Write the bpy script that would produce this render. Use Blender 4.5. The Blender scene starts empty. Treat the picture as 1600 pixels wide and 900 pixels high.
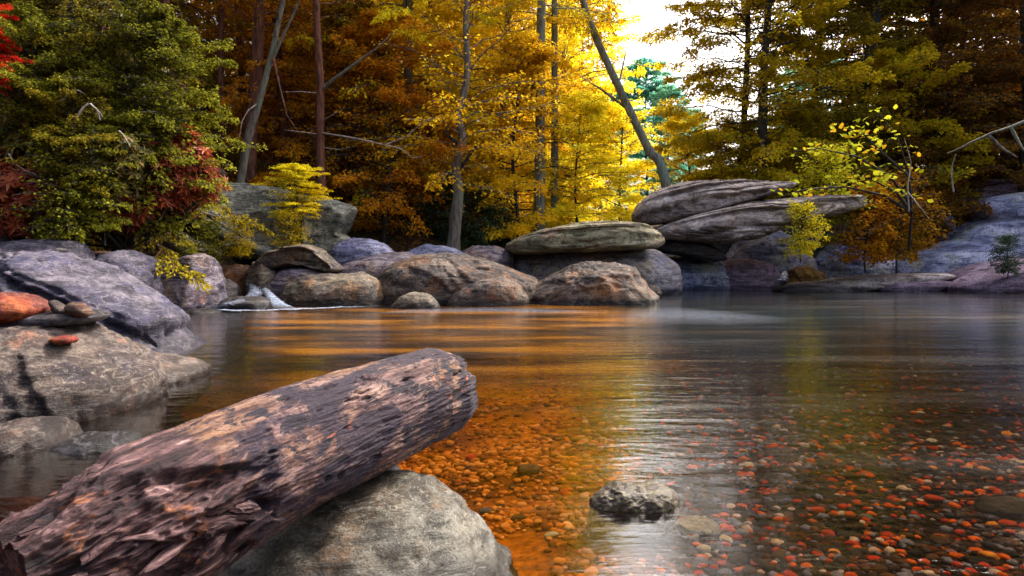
import bpy, math, random
import numpy as np
from math import radians, sin, cos, pi

# ------------------------------------------------------------------ camera, world, sun, exposure
SC = bpy.context.scene
COL = SC.collection
CAM_H, FPX = 0.9, 1066.667
PITCH = math.atan(50 / FPX)

cam_data = bpy.data.cameras.new('camera')
cam_data.lens = 24.0
cam_data.sensor_width = 36.0
cam_data.clip_start = 0.05
cam_data.clip_end = 1500
cam = bpy.data.objects.new('camera', cam_data)
cam.location = (0, 0, CAM_H)
cam.rotation_euler = (pi / 2 - PITCH, 0, 0)
COL.objects.link(cam)
SC.camera = cam

SUN_ELEV, SUN_AZ = radians(50), radians(48)      # azimuth measured from +Y towards +X
world = bpy.data.worlds.new("World")
SC.world = world
world.use_nodes = True
wn, wl = world.node_tree.nodes, world.node_tree.links
wn.clear()
sky = wn.new('ShaderNodeTexSky')
sky.sky_type = 'NISHITA'
sky.sun_disc = False
sky.sun_elevation = SUN_ELEV
sky.sun_rotation = SUN_AZ
sky.air_density = 1.0
sky.dust_density = 10.0
sky.ozone_density = 1.0
hsv = wn.new('ShaderNodeHueSaturation')
hsv.inputs['Saturation'].default_value = 0.85     # high thin overcast: greyer than clear air
bg = wn.new('ShaderNodeBackground')
bg.inputs['Strength'].default_value = 0.15
wo = wn.new('ShaderNodeOutputWorld')
wl.new(sky.outputs[0], hsv.inputs['Color'])
wl.new(hsv.outputs[0], bg.inputs['Color'])
wl.new(bg.outputs[0], wo.inputs['Surface'])

sd = bpy.data.lights.new('sun', 'SUN')
sd.energy = 3.1
sd.angle = radians(12)
sd.color = (1.0, 0.94, 0.86)
sun = bpy.data.objects.new('sun', sd)
sun.location = (20, 20, 30)
sun.rotation_euler = (pi / 2 - SUN_ELEV, 0, pi - SUN_AZ)
COL.objects.link(sun)

SC.view_settings.view_transform = 'Standard'
SC.view_settings.look = 'None'
SC.view_settings.exposure = 1.72
SC.view_settings.gamma = 1.0
SC.view_settings.use_curve_mapping = False
SC.render.engine = 'CYCLES'
cy = SC.cycles
cy.max_bounces = 7
cy.diffuse_bounces = 3
cy.glossy_bounces = 3
cy.transmission_bounces = 4
cy.transparent_max_bounces = 8
cy.caustics_reflective = False
cy.caustics_refractive = False
cy.use_denoising = True
cy.sample_clamp_indirect = 6

def P(px, py, Y):
    """world point at forward distance Y seen at photo pixel (px, py)"""
    u = (px - 800) / FPX
    v = (450 - py) / FPX
    dy = cos(PITCH) + v * sin(PITCH)
    dz = -sin(PITCH) + v * cos(PITCH)
    k = Y / dy
    return np.array((u * k, Y, CAM_H + dz * k))

# ------------------------------------------------------------------ numpy noise
_pr = np.random.RandomState(7)
_perm = _pr.permutation(256)
_perm = np.concatenate([_perm, _perm, _perm])
_g = _pr.normal(size=(256, 3))
_g /= np.linalg.norm(_g, axis=1)[:, None]

def noise3(p):
    p = np.asarray(p, float)
    i = np.floor(p).astype(int)
    f = p - i
    u = f * f * f * (f * (f * 6 - 15) + 10)
    i &= 255
    out = 0
    for dx in (0, 1):
        for dy in (0, 1):
            for dz in (0, 1):
                h = _perm[_perm[_perm[(i[:, 0] + dx) & 255] + ((i[:, 1] + dy) & 255)] + ((i[:, 2] + dz) & 255)]
                d = f - np.array((dx, dy, dz))
                n = (_g[h] * d).sum(1)
                w = (u[:, 0] if dx else 1 - u[:, 0]) * (u[:, 1] if dy else 1 - u[:, 1]) * (u[:, 2] if dz else 1 - u[:, 2])
                out = out + n * w
    return out * 1.5

def fbm(p, octv=4, gain=0.5, ridged=False):
    a, s, o = 1.0, 1.0, 0
    for k in range(octv):
        n = noise3(p * s + k * 17.3)
        if ridged:
            n = 1 - 2 * np.abs(n)
        o = o + a * n
        a *= gain
        s *= 2.03
    return o

def sstep(a, b, x):
    t = np.clip((x - a) / (b - a), 0, 1)
    return t * t * (3 - 2 * t)

# ------------------------------------------------------------------ mesh + object helpers
def mk_mesh(name, V, F, smooth=True, mats=()):
    """V (n,3); F (m,k) array or list of such arrays"""
    V = np.asarray(V, np.float32)
    if not isinstance(F, (list, tuple)):
        F = [F]
    F = [np.asarray(f, np.int32) for f in F if len(f)]
    me = bpy.data.meshes.new(name)
    me.vertices.add(len(V))
    me.vertices.foreach_set('co', V.ravel())
    nl = sum(f.size for f in F)
    nf = sum(len(f) for f in F)
    me.loops.add(nl)
    me.loops.foreach_set('vertex_index', np.concatenate([f.ravel() for f in F]))
    tot = np.concatenate([np.full(len(f), f.shape[1], np.int32) for f in F])
    st = np.concatenate([[0], np.cumsum(tot)[:-1]]).astype(np.int32)
    me.polygons.add(nf)
    me.polygons.foreach_set('loop_start', st)
    me.polygons.foreach_set('loop_total', tot)
    me.polygons.foreach_set('use_smooth', np.full(nf, smooth, bool))
    for m in mats:
        me.materials.append(m)
    me.update(calc_edges=True)
    return me

def link(name, me, parent=None, loc=(0, 0, 0), **props):
    o = bpy.data.objects.new(name, me)
    COL.objects.link(o)
    o.location = loc
    if parent is not None:
        o.parent = parent
    for k, v in props.items():
        if v:
            o[k] = v
    return o

def empty(name, loc, **props):
    o = bpy.data.objects.new(name, None)
    o.empty_display_size = 0.3
    COL.objects.link(o)
    o.location = loc
    for k, v in props.items():
        if v:
            o[k] = v
    return o

def tubes(items, sides=6):
    """items: list of (pts (n,3), radii (n,)) -> V, F"""
    VV, FF, off = [], [], 0
    ang = np.arange(sides) * 2 * pi / sides
    for pts, rad in items:
        pts = np.asarray(pts, float)
        n = len(pts)
        t = np.gradient(pts, axis=0)
        t /= np.linalg.norm(t, axis=1)[:, None] + 1e-9
        ref = np.array((0, 0, 1.0)) if abs(t[0, 2]) < 0.8 else np.array((1.0, 0, 0))
        a = np.cross(t, ref)
        a /= np.linalg.norm(a, axis=1)[:, None] + 1e-9
        b = np.cross(t, a)
        ring = pts[:, None, :] + (a[:, None, :] * np.cos(ang)[None, :, None] + b[:, None, :] * np.sin(ang)[None, :, None]) * np.asarray(rad)[:, None, None]
        VV.append(ring.reshape(-1, 3))
        i = np.arange(n - 1)[:, None] * sides
        j = np.arange(sides)[None, :]
        k = (j + 1) % sides
        FF.append(np.stack([i + j, i + k, i + sides + k, i + sides + j], -1).reshape(-1, 4) + off)
        off += n * sides
    return np.concatenate(VV), np.concatenate(FF)

# ------------------------------------------------------------------ material helpers
class NT:
    def __init__(self, name):
        self.m = bpy.data.materials.new(name)
        self.m.use_nodes = True
        self.t = self.m.node_tree
        self.t.nodes.clear()
        self.out = self.n('ShaderNodeOutputMaterial')
    def n(self, kind, **kw):
        nd = self.t.nodes.new(kind)
        for k, v in kw.items():
            setattr(nd, k, v)
        return nd
    def put(self, sock, v):
        if hasattr(v, 'is_output') or isinstance(v, bpy.types.NodeSocket):
            self.t.links.new(v, sock)
        elif v is not None:
            try:
                sock.default_value = v
            except Exception:
                sock.default_value = (*v, 1.0)
    def coord(self, which='Object', scale=(1, 1, 1), rot=(0, 0, 0)):
        tc = self.n('ShaderNodeTexCoord')
        mp = self.n('ShaderNodeMapping')
        self.t.links.new(tc.outputs[which], mp.inputs['Vector'])
        mp.inputs['Scale'].default_value = scale
        mp.inputs['Rotation'].default_value = rot
        return mp.outputs[0]
    def pos(self, scale=(1, 1, 1)):
        g = self.n('ShaderNodeNewGeometry')
        mp = self.n('ShaderNodeMapping')
        self.t.links.new(g.outputs['Position'], mp.inputs['Vector'])
        mp.inputs['Scale'].default_value = scale
        return mp.outputs[0]
    def noise(self, vec, scale=5, detail=5, rough=0.55, dist=0.0):
        nd = self.n('ShaderNodeTexNoise')
        self.put(nd.inputs['Vector'], vec)
        nd.inputs['Scale'].default_value = scale
        nd.inputs['Detail'].default_value = detail
        nd.inputs['Roughness'].default_value = rough
        nd.inputs['Distortion'].default_value = dist
        return nd.outputs['Fac']
    def vor(self, vec, scale=5, feature='F1', out='Distance', rand=1.0):
        nd = self.n('ShaderNodeTexVoronoi', feature=feature)
        self.put(nd.inputs['Vector'], vec)
        nd.inputs['Scale'].default_value = scale
        nd.inputs['Randomness'].default_value = rand
        return nd.outputs[out]
    def ramp(self, fac, stops, interp='LINEAR'):
        nd = self.n('ShaderNodeValToRGB')
        nd.color_ramp.interpolation = interp
        el = nd.color_ramp.elements
        while len(el) < len(stops):
            el.new(0.5)
        for e, (p, c) in zip(el, stops):
            e.position = p
            e.color = (*c, 1) if not isinstance(c, (int, float)) else (c, c, c, 1)
        self.put(nd.inputs[0], fac)
        return nd.outputs[0]
    def mix(self, fac, a, b, blend='MIX'):
        nd = self.n('ShaderNodeMix', data_type='RGBA', blend_type=blend)
        self.put(nd.inputs[0], fac)
        self.put(nd.inputs[6], a)
        self.put(nd.inputs[7], b)
        return nd.outputs[2]
    def math(self, op, a, b=0.5):
        nd = self.n('ShaderNodeMath', operation=op)
        self.put(nd.inputs[0], a)
        self.put(nd.inputs[1], b)
        return nd.outputs[0]
    def bump(self, h, strength=0.5, dist=0.02, normal=None):
        nd = self.n('ShaderNodeBump')
        nd.inputs['Strength'].default_value = strength
        nd.inputs['Distance'].default_value = dist
        self.put(nd.inputs['Height'], h)
        if normal is not None:
            self.put(nd.inputs['Normal'], normal)
        return nd.outputs[0]
    def principled(self, color, rough=0.7, spec=0.4, normal=None):
        b = self.n('ShaderNodeBsdfPrincipled')
        self.put(b.inputs['Base Color'], color)
        self.put(b.inputs['Roughness'], rough)
        self.put(b.inputs['Specular IOR Level'], spec)
        if normal is not None:
            self.put(b.inputs['Normal'], normal)
        return b.outputs[0]
    def finish(self, shader):
        self.t.links.new(shader, self.out.inputs['Surface'])
        return self.m

def rock_mat(name, c1, c2, c3=None, stain=None, stain_amt=0.5, pale=(0.5, 0.48, 0.48), speck=0.35,
             streak=(0, 0.6, 0.0), sc=1.0, wet=True, fine=1.0, rough=0.7, lum=1.0):
    """mottled, foliated stone: c1/c2 ground colours, c3 patches, stain rusty patches, pale lichen specks"""
    def sat(c, k, g=1.25):
        m = sum(c) / 3
        return tuple(max(0.003, (m + (x - m) * g) * k) for x in c)
    c1, c2 = sat(c1, 0.40, 1.4), sat(c2, 0.68, 1.2)
    c1, c2 = tuple(c * lum for c in c1), tuple(c * lum for c in c2)
    c3 = sat(c3, 0.5 * lum, 1.5) if c3 else None
    stain = tuple(c * 0.75 for c in stain) if stain else None
    pale = sat(pale, 0.62 * min(1.4, max(lum, 0.6)), 1.4)
    t = NT(name)
    v = t.coord('Object', (sc, sc, sc))
    vs = t.coord('Object', (sc * 1.2, sc * 1.6, sc * 7.0), streak)
    big = t.noise(v, 1.3, 5, 0.6, 0.6)
    col = t.mix(t.ramp(big, [(0.38, 0), (0.62, 1)]), c1, c2)
    bnd = t.noise(t.coord('Object', (sc * 0.5, sc * 0.8, sc * 3.2), (streak[0], streak[1] + 0.15, 0.1)), 1.1, 4, 0.5, 0.5)
    col = t.mix(t.ramp(bnd, [(0.40, 0.85), (0.47, 0.15), (0.5, 0.0)]), col, tuple(c * 0.45 for c in c1))
    col = t.mix(t.ramp(bnd, [(0.54, 0.0), (0.60, 0.55)]), col, tuple(0.5 * a + 0.5 * b for a, b in zip(c2, pale)))
    if c3:
        n3 = t.noise(v, 2.3, 6, 0.65, 0.3)
        col = t.mix(t.ramp(n3, [(0.5, 0), (0.66, 0.9)]), col, c3)
    stk = t.noise(vs, 2.2, 8, 0.72, 0.35)
    col = t.mix(t.ramp(stk, [(0.38, 0.9), (0.49, 0.0)]), col, tuple(c * 0.22 for c in c1))
    col = t.mix(t.ramp(stk, [(0.52, 0.0), (0.68, 0.45)]), col, pale)
    if stain:
        ns = t.noise(t.coord('Object', (sc, sc, sc * 0.8), (0.3, 0.2, 0.5)), 1.9, 6, 0.7, 0.4)
        col = t.mix(t.ramp(ns, [(0.62 - 0.2 * stain_amt, 0), (0.74 - 0.2 * stain_amt, 0.85)]), col, stain)
    gr = t.noise(v, 34 * fine, 6, 0.75)
    col = t.mix(t.ramp(gr, [(0.38, 0.9), (0.48, 0.0)]), col, tuple(c * 0.12 for c in c1))
    sp = t.noise(v, 19 * fine, 5, 0.8)
    col = t.mix(t.ramp(sp, [(0.6 - 0.06 * speck, 0.0), (0.68 - 0.06 * speck, 0.6)]), col, pale)
    lv = t.vor(v, 7 * fine, 'F1')
    lsel = t.noise(v, 3.1, 2)
    lch = t.math('MULTIPLY', t.ramp(lv, [(0.10, 1), (0.17, 0)]), t.ramp(lsel, [(0.55, 0), (0.6, 1)]))
    col = t.mix(t.math('MULTIPLY', lch, 0.6 if speck else 0.0), col, tuple(min(1, c * 1.25) for c in pale))
    rgh = rough
    if wet:
        g = t.n('ShaderNodeSeparateXYZ')
        t.put(g.inputs[0], t.pos())
        wn_ = t.noise(t.pos(), 4.0, 4, 0.6)
        zz = t.math('SUBTRACT', g.outputs[2], t.math('MULTIPLY', wn_, 0.16))
        wf = t.ramp(zz, [(0.0, 1), (0.05, 0)])
        col = t.mix(t.math('MULTIPLY', wf, 0.8), col, tuple(c * 0.2 for c in (c1[0] * 0.8, c1[1] * 0.8, c1[2])))
        rgh = t.math('SUBTRACT', rough, t.math('MULTIPLY', wf, rough - 0.30))
    md = t.noise(v, 5.5, 7, 0.7, 0.8)
    col = t.mix(t.ramp(md, [(0.36, 0.75), (0.5, 0.0)]), col, tuple(c * 0.25 for c in c1))
    vein = t.noise(vs, 0.9, 4, 0.6, 1.5)
    vn_ = t.ramp(vein, [(0.47, 0.0), (0.497, 0.35), (0.51, 0.0)])
    col = t.mix(vn_, col, pale)
    h = t.math('ADD', t.math('MULTIPLY', stk, 1.0), t.math('MULTIPLY', gr, 0.5))
    h2 = t.noise(v, 9, 9, 0.72, 0.3)
    nrm = t.bump(h2, 0.65, 0.05 / sc)
    nrm = t.bump(h, 0.75, 0.025 / sc, nrm)
    return t.finish(t.principled(col, rgh, 0.22, nrm))

def leaf_mat(name, cols, trans=0.45, gloss=0.0, nscale=0.35):
    """leaf surface: colour varies leaf by leaf and from limb to limb"""
    t = NT(name)
    g = t.n('ShaderNodeNewGeometry')
    isl = g.outputs['Random Per Island']
    nz = t.noise(t.pos(), nscale, 3, 0.6)
    f = t.math('ADD', t.math('MULTIPLY', isl, 0.55), t.math('MULTIPLY', t.ramp(nz, [(0.32, 0), (0.68, 1)]), 0.45))
    n = len(cols)
    col = t.ramp(f, [(0.05 + 0.9 * i / (n - 1), c) for i, c in enumerate(cols)])
    d = t.n('ShaderNodeBsdfDiffuse')
    t.put(d.inputs['Color'], col)
    tr = t.n('ShaderNodeBsdfTranslucent')
    t.put(tr.inputs['Color'], col)
    mx = t.n('ShaderNodeMixShader')
    mx.inputs[0].default_value = trans
    t.t.links.new(d.outputs[0], mx.inputs[1])
    t.t.links.new(tr.outputs[0], mx.inputs[2])
    sh = mx.outputs[0]
    if gloss:
        gl = t.n('ShaderNodeBsdfGlossy')
        gl.inputs['Roughness'].default_value = 0.4
        m2 = t.n('ShaderNodeMixShader')
        m2.inputs[0].default_value = gloss * 0.09
        t.t.links.new(sh, m2.inputs[1])
        t.t.links.new(gl.outputs[0], m2.inputs[2])
        sh = m2.outputs[0]
    return t.finish(sh)

def bark_mat(name, dark, light, lichen=None):
    t = NT(name)
    v = t.coord('Object', (1, 1, 0.18))
    a = t.noise(v, 16, 7, 0.7, 0.4)
    col = t.mix(t.ramp(a, [(0.38, 0), (0.62, 1)]), dark, light)
    if lichen:
        b = t.noise(t.coord('Object', (1, 1, 0.6)), 2.5, 5, 0.6)
        col = t.mix(t.ramp(b, [(0.5, 0), (0.6, 0.7)]), col, lichen)
    return t.finish(t.principled(col, 0.85, 0.2, t.bump(a, 0.9, 0.03)))

# ------------------------------------------------------------------ terrain shape
def shore_s(x, y):
    """positive over the pool, negative on land (metres from the waterline)"""
    xl = -2.5 - 0.36 * (np.clip(y, 2, 30) - 3.6)
    yb = np.interp(x, [-12, -5, 0, 1.5, 3, 5, 9, 16, 40], [13.2, 13.4, 14.6, 16.5, 19.5, 21.5, 20.8, 19.5, 16])
    return np.minimum(x - xl, yb - y)

def ground_z(x, y):
    x = np.asarray(x, float)
    y = np.asarray(y, float)
    s = -shore_s(x, y)
    z = -0.45 + 1.35 * sstep(-0.3, 3.0, s) - 1.8 * sstep(0.0, -1.2, s)
    left = sstep(2.5, -3.0, x + 0.04 * y)
    z = z + left * 0.42 * np.clip(s - 3.0, 0, 26)
    right = sstep(7, 14, x)
    z = z + right * 0.22 * np.clip(s - 1.5, 0, 24)
    z = z + 0.012 * np.clip(s - 4, 0, 40) * (1 - left)
    q = np.stack([x * 0.25, y * 0.25, np.zeros_like(x)], -1).reshape(-1, 3)
    z = z + (fbm(q, 3) * 0.22).reshape(x.shape) * sstep(0, 3, s)
    return z

def bed_z(x, y):
    s = shore_s(x, y)
    d = 0.10 + 0.055 * np.clip(y - 2.2, 0, 30) + 0.22 * sstep(0.3, -1.6, x) + 0.05 * np.clip(0.6 - x, 0, 4)
    d = np.minimum(d, 1.1)
    q = np.stack([x * 1.3, y * 1.3, np.zeros_like(x)], -1).reshape(-1, 3)
    return -d + 0.035 * fbm(q, 3).reshape(np.shape(x))

def grid(xs, ys, zf):
    X, Y = np.meshgrid(xs, ys)
    Z = zf(X, Y)
    V = np.stack([X, Y, Z], -1).reshape(-1, 3)
    nx, ny = len(xs), len(ys)
    i = np.arange(ny - 1)[:, None] * nx + np.arange(nx - 1)[None, :]
    F = np.stack([i, i + 1, i + nx + 1, i + nx], -1).reshape(-1, 4)
    return V, F

# forest floor
t = NT('leaf_litter')
v = t.pos()
a = t.noise(v, 1.2, 5)
b = t.vor(v, 13, 'F1', 'Color')
sepb = t.n('ShaderNodeSeparateColor')
t.put(sepb.inputs[0], b)
col = t.ramp(sepb.outputs[0], [(0.0, (0.012, 0.009, 0.006)), (0.45, (0.05, 0.022, 0.009)), (0.75, (0.11, 0.045, 0.012)), (1.0, (0.17, 0.09, 0.02))])
col = t.mix(t.ramp(a, [(0.42, 0), (0.62, 0.7)]), col, (0.022, 0.03, 0.010))
M_LITTER = t.finish(t.principled(col, 0.9, 0.2, t.bump(t.math('ADD', t.vor(v, 13), t.noise(v, 30, 4)), 0.8, 0.05)))
xs = np.concatenate([np.linspace(-500, -34, 12)[:-1], np.linspace(-34, 34, 150), np.linspace(34, 500, 12)[1:]])
ys = np.concatenate([np.linspace(-300, -2, 8)[:-1], np.linspace(-2, 60, 140), np.linspace(60, 900, 16)[1:]])
V, F = grid(xs, ys, ground_z)
link('forest_floor', mk_mesh('forest_floor', V, F, mats=[M_LITTER]), kind='structure')

# stream bed
t = NT('stream_bed_gravel')
v = t.pos()
vc = t.n('ShaderNodeTexVoronoi', feature='F1')
t.put(vc.inputs['Vector'], v)
vc.inputs['Scale'].default_value = 26
sp = t.n('ShaderNodeSeparateColor')
t.put(sp.inputs[0], vc.outputs['Color'])
peb = t.ramp(sp.outputs[0], [(0.0, (0.008, 0.007, 0.008)), (0.4, (0.024, 0.015, 0.010)), (0.6, (0.06, 0.025, 0.008)), (0.75, (0.20, 0.04, 0.010)), (0.85, (0.04, 0.04, 0.04)), (0.94, (0.15, 0.12, 0.08)), (1.0, (0.30, 0.08, 0.01))])
peb = t.mix(t.ramp(vc.outputs['Distance'], [(0.35, 0), (0.62, 0.9)]), peb, (0.010, 0.007, 0.004))
sand = t.ramp(t.noise(v, 1.6, 5, 0.6), [(0.36, (0.10, 0.035, 0.005)), (0.52, (0.48, 0.18, 0.010)), (0.66, (0.66, 0.30, 0.02))])
sand = t.mix(t.ramp(t.noise(v, 14, 5, 0.7), [(0.38, 0.8), (0.55, 0.0)]), sand, (0.06, 0.02, 0.004))
g = t.n('ShaderNodeSeparateXYZ')
t.put(g.inputs[0], v)
# the right side of the pool is gravel, the left is amber sand
side = t.math('ADD', t.math('SUBTRACT', g.outputs[0], t.math('MULTIPLY', g.outputs[1], 0.10)), t.math('MULTIPLY', t.noise(v, 1.1, 3), 0.8))
sf = t.ramp(side, [(0.15, 1), (0.75, 0.0)])
peb = t.mix(1.0, peb, (0.45, 0.42, 0.42), 'MULTIPLY')
col = t.mix(t.math('MULTIPLY', sf, 0.85), peb, t.mix(1.0, sand, (1.1, 0.78, 0.5), 'MULTIPLY'))
M_BED = t.finish(t.principled(col, 0.8, 0.03, t.bump(vc.outputs['Distance'], 0.7, -0.02)))
V, F = grid(np.linspace(-13, 24, 220), np.linspace(-1.5, 24, 170), bed_z)
link('stream_bed', mk_mesh('stream_bed', V, F, mats=[M_BED]), kind='structure')

# water surface: fresnel mix of clear tannin-tinted transmission and a slightly rough mirror
t = NT('river_water')
v1 = t.pos((1.0, 3.2, 1))
rip = t.noise(v1, 2.2, 4, 0.55, 0.3)
rip2 = t.noise(t.pos((1.5, 6, 1)), 9, 3, 0.55, 0.2)
far = t.n('ShaderNodeSeparateXYZ')
t.put(far.inputs[0], t.pos())
h = t.math('ADD', t.math('ADD', rip, t.math('MULTIPLY', rip2, 0.10)), t.math('MULTIPLY', t.noise(t.pos((0.3, 1.4, 1)), 1.1, 3), 1.6))
nrm = t.bump(h, 0.16, 0.05)
gl = t.n('ShaderNodeBsdfAnisotropic') if False else t.n('ShaderNodeBsdfGlossy')
t.put(gl.inputs['Roughness'], t.ramp(t.noise(t.pos((0.25, 1.5, 1)), 1.3, 3), [(0.4, 0.06), (0.65, 0.13)]))
gl.inputs['Color'].default_value = (1, 1, 1, 1)
t.put(gl.inputs['Normal'], nrm)
tr = t.n('ShaderNodeBsdfTransparent')
tr.inputs['Color'].default_value = (0.96, 0.84, 0.60, 1)
fr = t.n('ShaderNodeFresnel')
fr.inputs['IOR'].default_value = 1.68
mx = t.n('ShaderNodeMixShader')
t.put(mx.inputs[0], fr.outputs[0])
t.t.links.new(tr.outputs[0], mx.inputs[1])
t.t.links.new(gl.outputs[0], mx.inputs[2])
# tannin murk: deep water scatters amber back before the bottom is reached
dm = t.n('ShaderNodeBsdfDiffuse')
mc = t.ramp(t.noise(t.pos((0.22, 0.9, 1)), 1.6, 4, 0.6), [(0.38, (0.012, 0.008, 0.005)), (0.5, (0.09, 0.036, 0.005)), (0.62, (0.30, 0.115, 0.008))])
cold = t.ramp(t.math('SUBTRACT', far.outputs[0], t.math('MULTIPLY', far.outputs[1], 0.12)), [(0.2, 0.0), (1.0, 1.0)])
mc = t.mix(t.math('MULTIPLY', cold, 0.9), mc, (0.012, 0.020, 0.020))
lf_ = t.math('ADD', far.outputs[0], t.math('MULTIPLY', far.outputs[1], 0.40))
mc = t.mix(t.ramp(lf_, [(0.0, 1.0), (0.6, 0.0)]), mc, (0.006, 0.005, 0.005))  # near-black leftwards: dark tree reflections and dark bed put into the colour
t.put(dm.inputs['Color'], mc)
depth = t.math('SUBTRACT', t.math('ADD', far.outputs[1], t.math('MULTIPLY', t.noise(t.pos((0.5, 1.2, 1)), 1.2, 3), 2.5)), t.math('MULTIPLY', t.math('MINIMUM', far.outputs[0], 3.0), 0.45))
dn = t.n('ShaderNodeMapRange')
t.put(dn.inputs['Value'], depth)
dn.inputs['From Min'].default_value = 5.2
dn.inputs['From Max'].default_value = 10.5
dn.inputs['To Max'].default_value = 0.80
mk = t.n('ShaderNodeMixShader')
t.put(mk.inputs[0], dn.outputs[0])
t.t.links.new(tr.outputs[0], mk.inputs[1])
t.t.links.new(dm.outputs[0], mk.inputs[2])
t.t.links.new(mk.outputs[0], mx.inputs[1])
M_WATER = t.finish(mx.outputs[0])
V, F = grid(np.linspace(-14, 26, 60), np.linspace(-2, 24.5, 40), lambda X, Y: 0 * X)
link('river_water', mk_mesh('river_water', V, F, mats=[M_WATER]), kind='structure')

# ------------------------------------------------------------------ rocks
M = {}
M['lilac'] = rock_mat('lilac_gneiss', (0.15, 0.14, 0.26), (0.24, 0.20, 0.25), (0.09, 0.09, 0.22), None, 0, (0.52, 0.48, 0.52), 0.6, (0.4, 0.7, 0.3), 1.0, fine=1.2, lum=0.46)
M['tan'] = rock_mat('tan_gneiss', (0.15, 0.10, 0.10), (0.22, 0.15, 0.12), (0.07, 0.06, 0.10), (0.24, 0.09, 0.04), 0.35, (0.55, 0.48, 0.42), 0.8, (0.2, 0.9, 0.2), 1.5, fine=1.3, lum=0.46)
M['grey_fore'] = rock_mat('speckled_grey_granite', (0.22, 0.19, 0.15), (0.30, 0.28, 0.24), (0.22, 0.15, 0.09), (0.26, 0.13, 0.06), 0.3, (0.56, 0.54, 0.48), 0.9, (0.1, 0.6, 0.8), 2.4, wet=True, fine=1.6, lum=0.46)
M['violet'] = rock_mat('violet_boulder', (0.14, 0.12, 0.19), (0.22, 0.18, 0.20), (0.25, 0.17, 0.12), (0.30, 0.12, 0.05), 0.15, (0.50, 0.46, 0.48), 0.5, (0.3, 0.6, 0.2), 0.8, lum=1.2)
M['rust'] = rock_mat('rust_streaked_boulder', (0.17, 0.14, 0.15), (0.24, 0.17, 0.13), (0.22, 0.14, 0.09), (0.30, 0.12, 0.04), 0.42, (0.52, 0.47, 0.40), 0.5, (0.2, 0.9, 0.1), 0.8, lum=0.85)
M['brown'] = rock_mat('brown_speckled_rock', (0.13, 0.10, 0.09), (0.20, 0.16, 0.12), (0.10, 0.09, 0.11), (0.28, 0.12, 0.03), 0.35, (0.50, 0.46, 0.36), 0.6, (0.1, 0.3, 0.1), 0.9, lum=1.2)
M['slab'] = rock_mat('lichened_slab_stone', (0.14, 0.13, 0.09), (0.22, 0.20, 0.13), (0.20, 0.15, 0.12), (0.24, 0.14, 0.04), 0.35, (0.50, 0.48, 0.40), 0.5, (0.0, 0.12, 0.0), 0.8, lum=2.9)
M['slabgrey'] = rock_mat('weathered_grey_slab', (0.20, 0.17, 0.17), (0.30, 0.26, 0.25), (0.16, 0.13, 0.11), (0.22, 0.12, 0.05), 0.2, (0.58, 0.54, 0.50), 0.5, (0.0, 0.15, 0.0), 0.8, lum=3.2)
M['greengrey'] = rock_mat('mossy_grey_block', (0.10, 0.11, 0.10), (0.18, 0.18, 0.15), (0.09, 0.12, 0.13), (0.20, 0.11, 0.04), 0.2, (0.48, 0.47, 0.40), 0.7, (0.6, 0.9, 0.0), 0.7, wet=False, lum=1.5)
M['blue'] = rock_mat('pale_blue_boulder', (0.22, 0.23, 0.36), (0.28, 0.28, 0.40), (0.18, 0.18, 0.32), None, 0, (0.55, 0.55, 0.65), 0.5, (0.3, 0.4, 0.0), 0.9, wet=False, lum=1.5)
M['polish'] = rock_mat('water_polished_rock', (0.13, 0.13, 0.17), (0.21, 0.19, 0.20), (0.18, 0.15, 0.10), (0.22, 0.13, 0.05), 0.2, (0.38, 0.37, 0.40), 0.1, (0.9, 1.1, 0.0), 0.6, rough=0.45, lum=3.0)
M['bluegrey'] = rock_mat('blue_grey_bedrock', (0.13, 0.14, 0.23), (0.21, 0.21, 0.26), (0.16, 0.17, 0.13), (0.22, 0.15, 0.07), 0.1, (0.42, 0.43, 0.52), 0.4, (0.4, 0.4, 0.0), 0.6, lum=3.8)
M['dark'] = rock_mat('dark_wet_and_shaded_rock', (0.035, 0.032, 0.036), (0.07, 0.055, 0.045), (0.05, 0.045, 0.06), (0.16, 0.06, 0.02), 0.15, (0.22, 0.20, 0.22), 0.4, (0.2, 0.3, 0.0), 1.0, rough=0.4)
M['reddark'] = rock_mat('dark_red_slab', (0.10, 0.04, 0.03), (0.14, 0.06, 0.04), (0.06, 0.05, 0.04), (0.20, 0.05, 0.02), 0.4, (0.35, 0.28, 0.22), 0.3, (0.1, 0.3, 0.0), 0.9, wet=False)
M['red'] = rock_mat('brick_red_stone', (0.24, 0.03, 0.012), (0.32, 0.055, 0.02), (0.20, 0.05, 0.04), (0.38, 0.09, 0.02), 0.4, (0.45, 0.22, 0.15), 0.1, (0.0, 0.4, 0.0), 3.0, wet=False, lum=0.8)
M['orange'] = rock_mat('orange_block_stone', (0.40, 0.17, 0.07), (0.30, 0.17, 0.11), (0.14, 0.10, 0.10), (0.50, 0.20, 0.06), 0.5, (0.5, 0.42, 0.36), 0.3, (0.0, 0.3, 0.0), 1.2)
M['gold'] = rock_mat('golden_brown_stone', (0.22, 0.12, 0.04), (0.36, 0.22, 0.09), (0.08, 0.05, 0.04), (0.40, 0.18, 0.05), 0.4, (0.5, 0.38, 0.2), 0.3, (0.2, 0.9, 0.0), 1.6, lum=1.6)
M['purple'] = rock_mat('purple_sloping_slab', (0.13, 0.09, 0.13), (0.19, 0.14, 0.18), (0.10, 0.08, 0.08), None, 0, (0.40, 0.36, 0.42), 0.4, (0.0, 0.3, 0.0), 0.8, lum=3.2)
M['moss_dark'] = rock_mat('mossy_dark_stone', (0.12, 0.085, 0.075), (0.17, 0.12, 0.09), (0.11, 0.13, 0.05), (0.22, 0.12, 0.03), 0.35, (0.45, 0.42, 0.25), 0.7, (0.1, 0.4, 0.2), 5.0, fine=1.4, lum=1.9)
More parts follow.
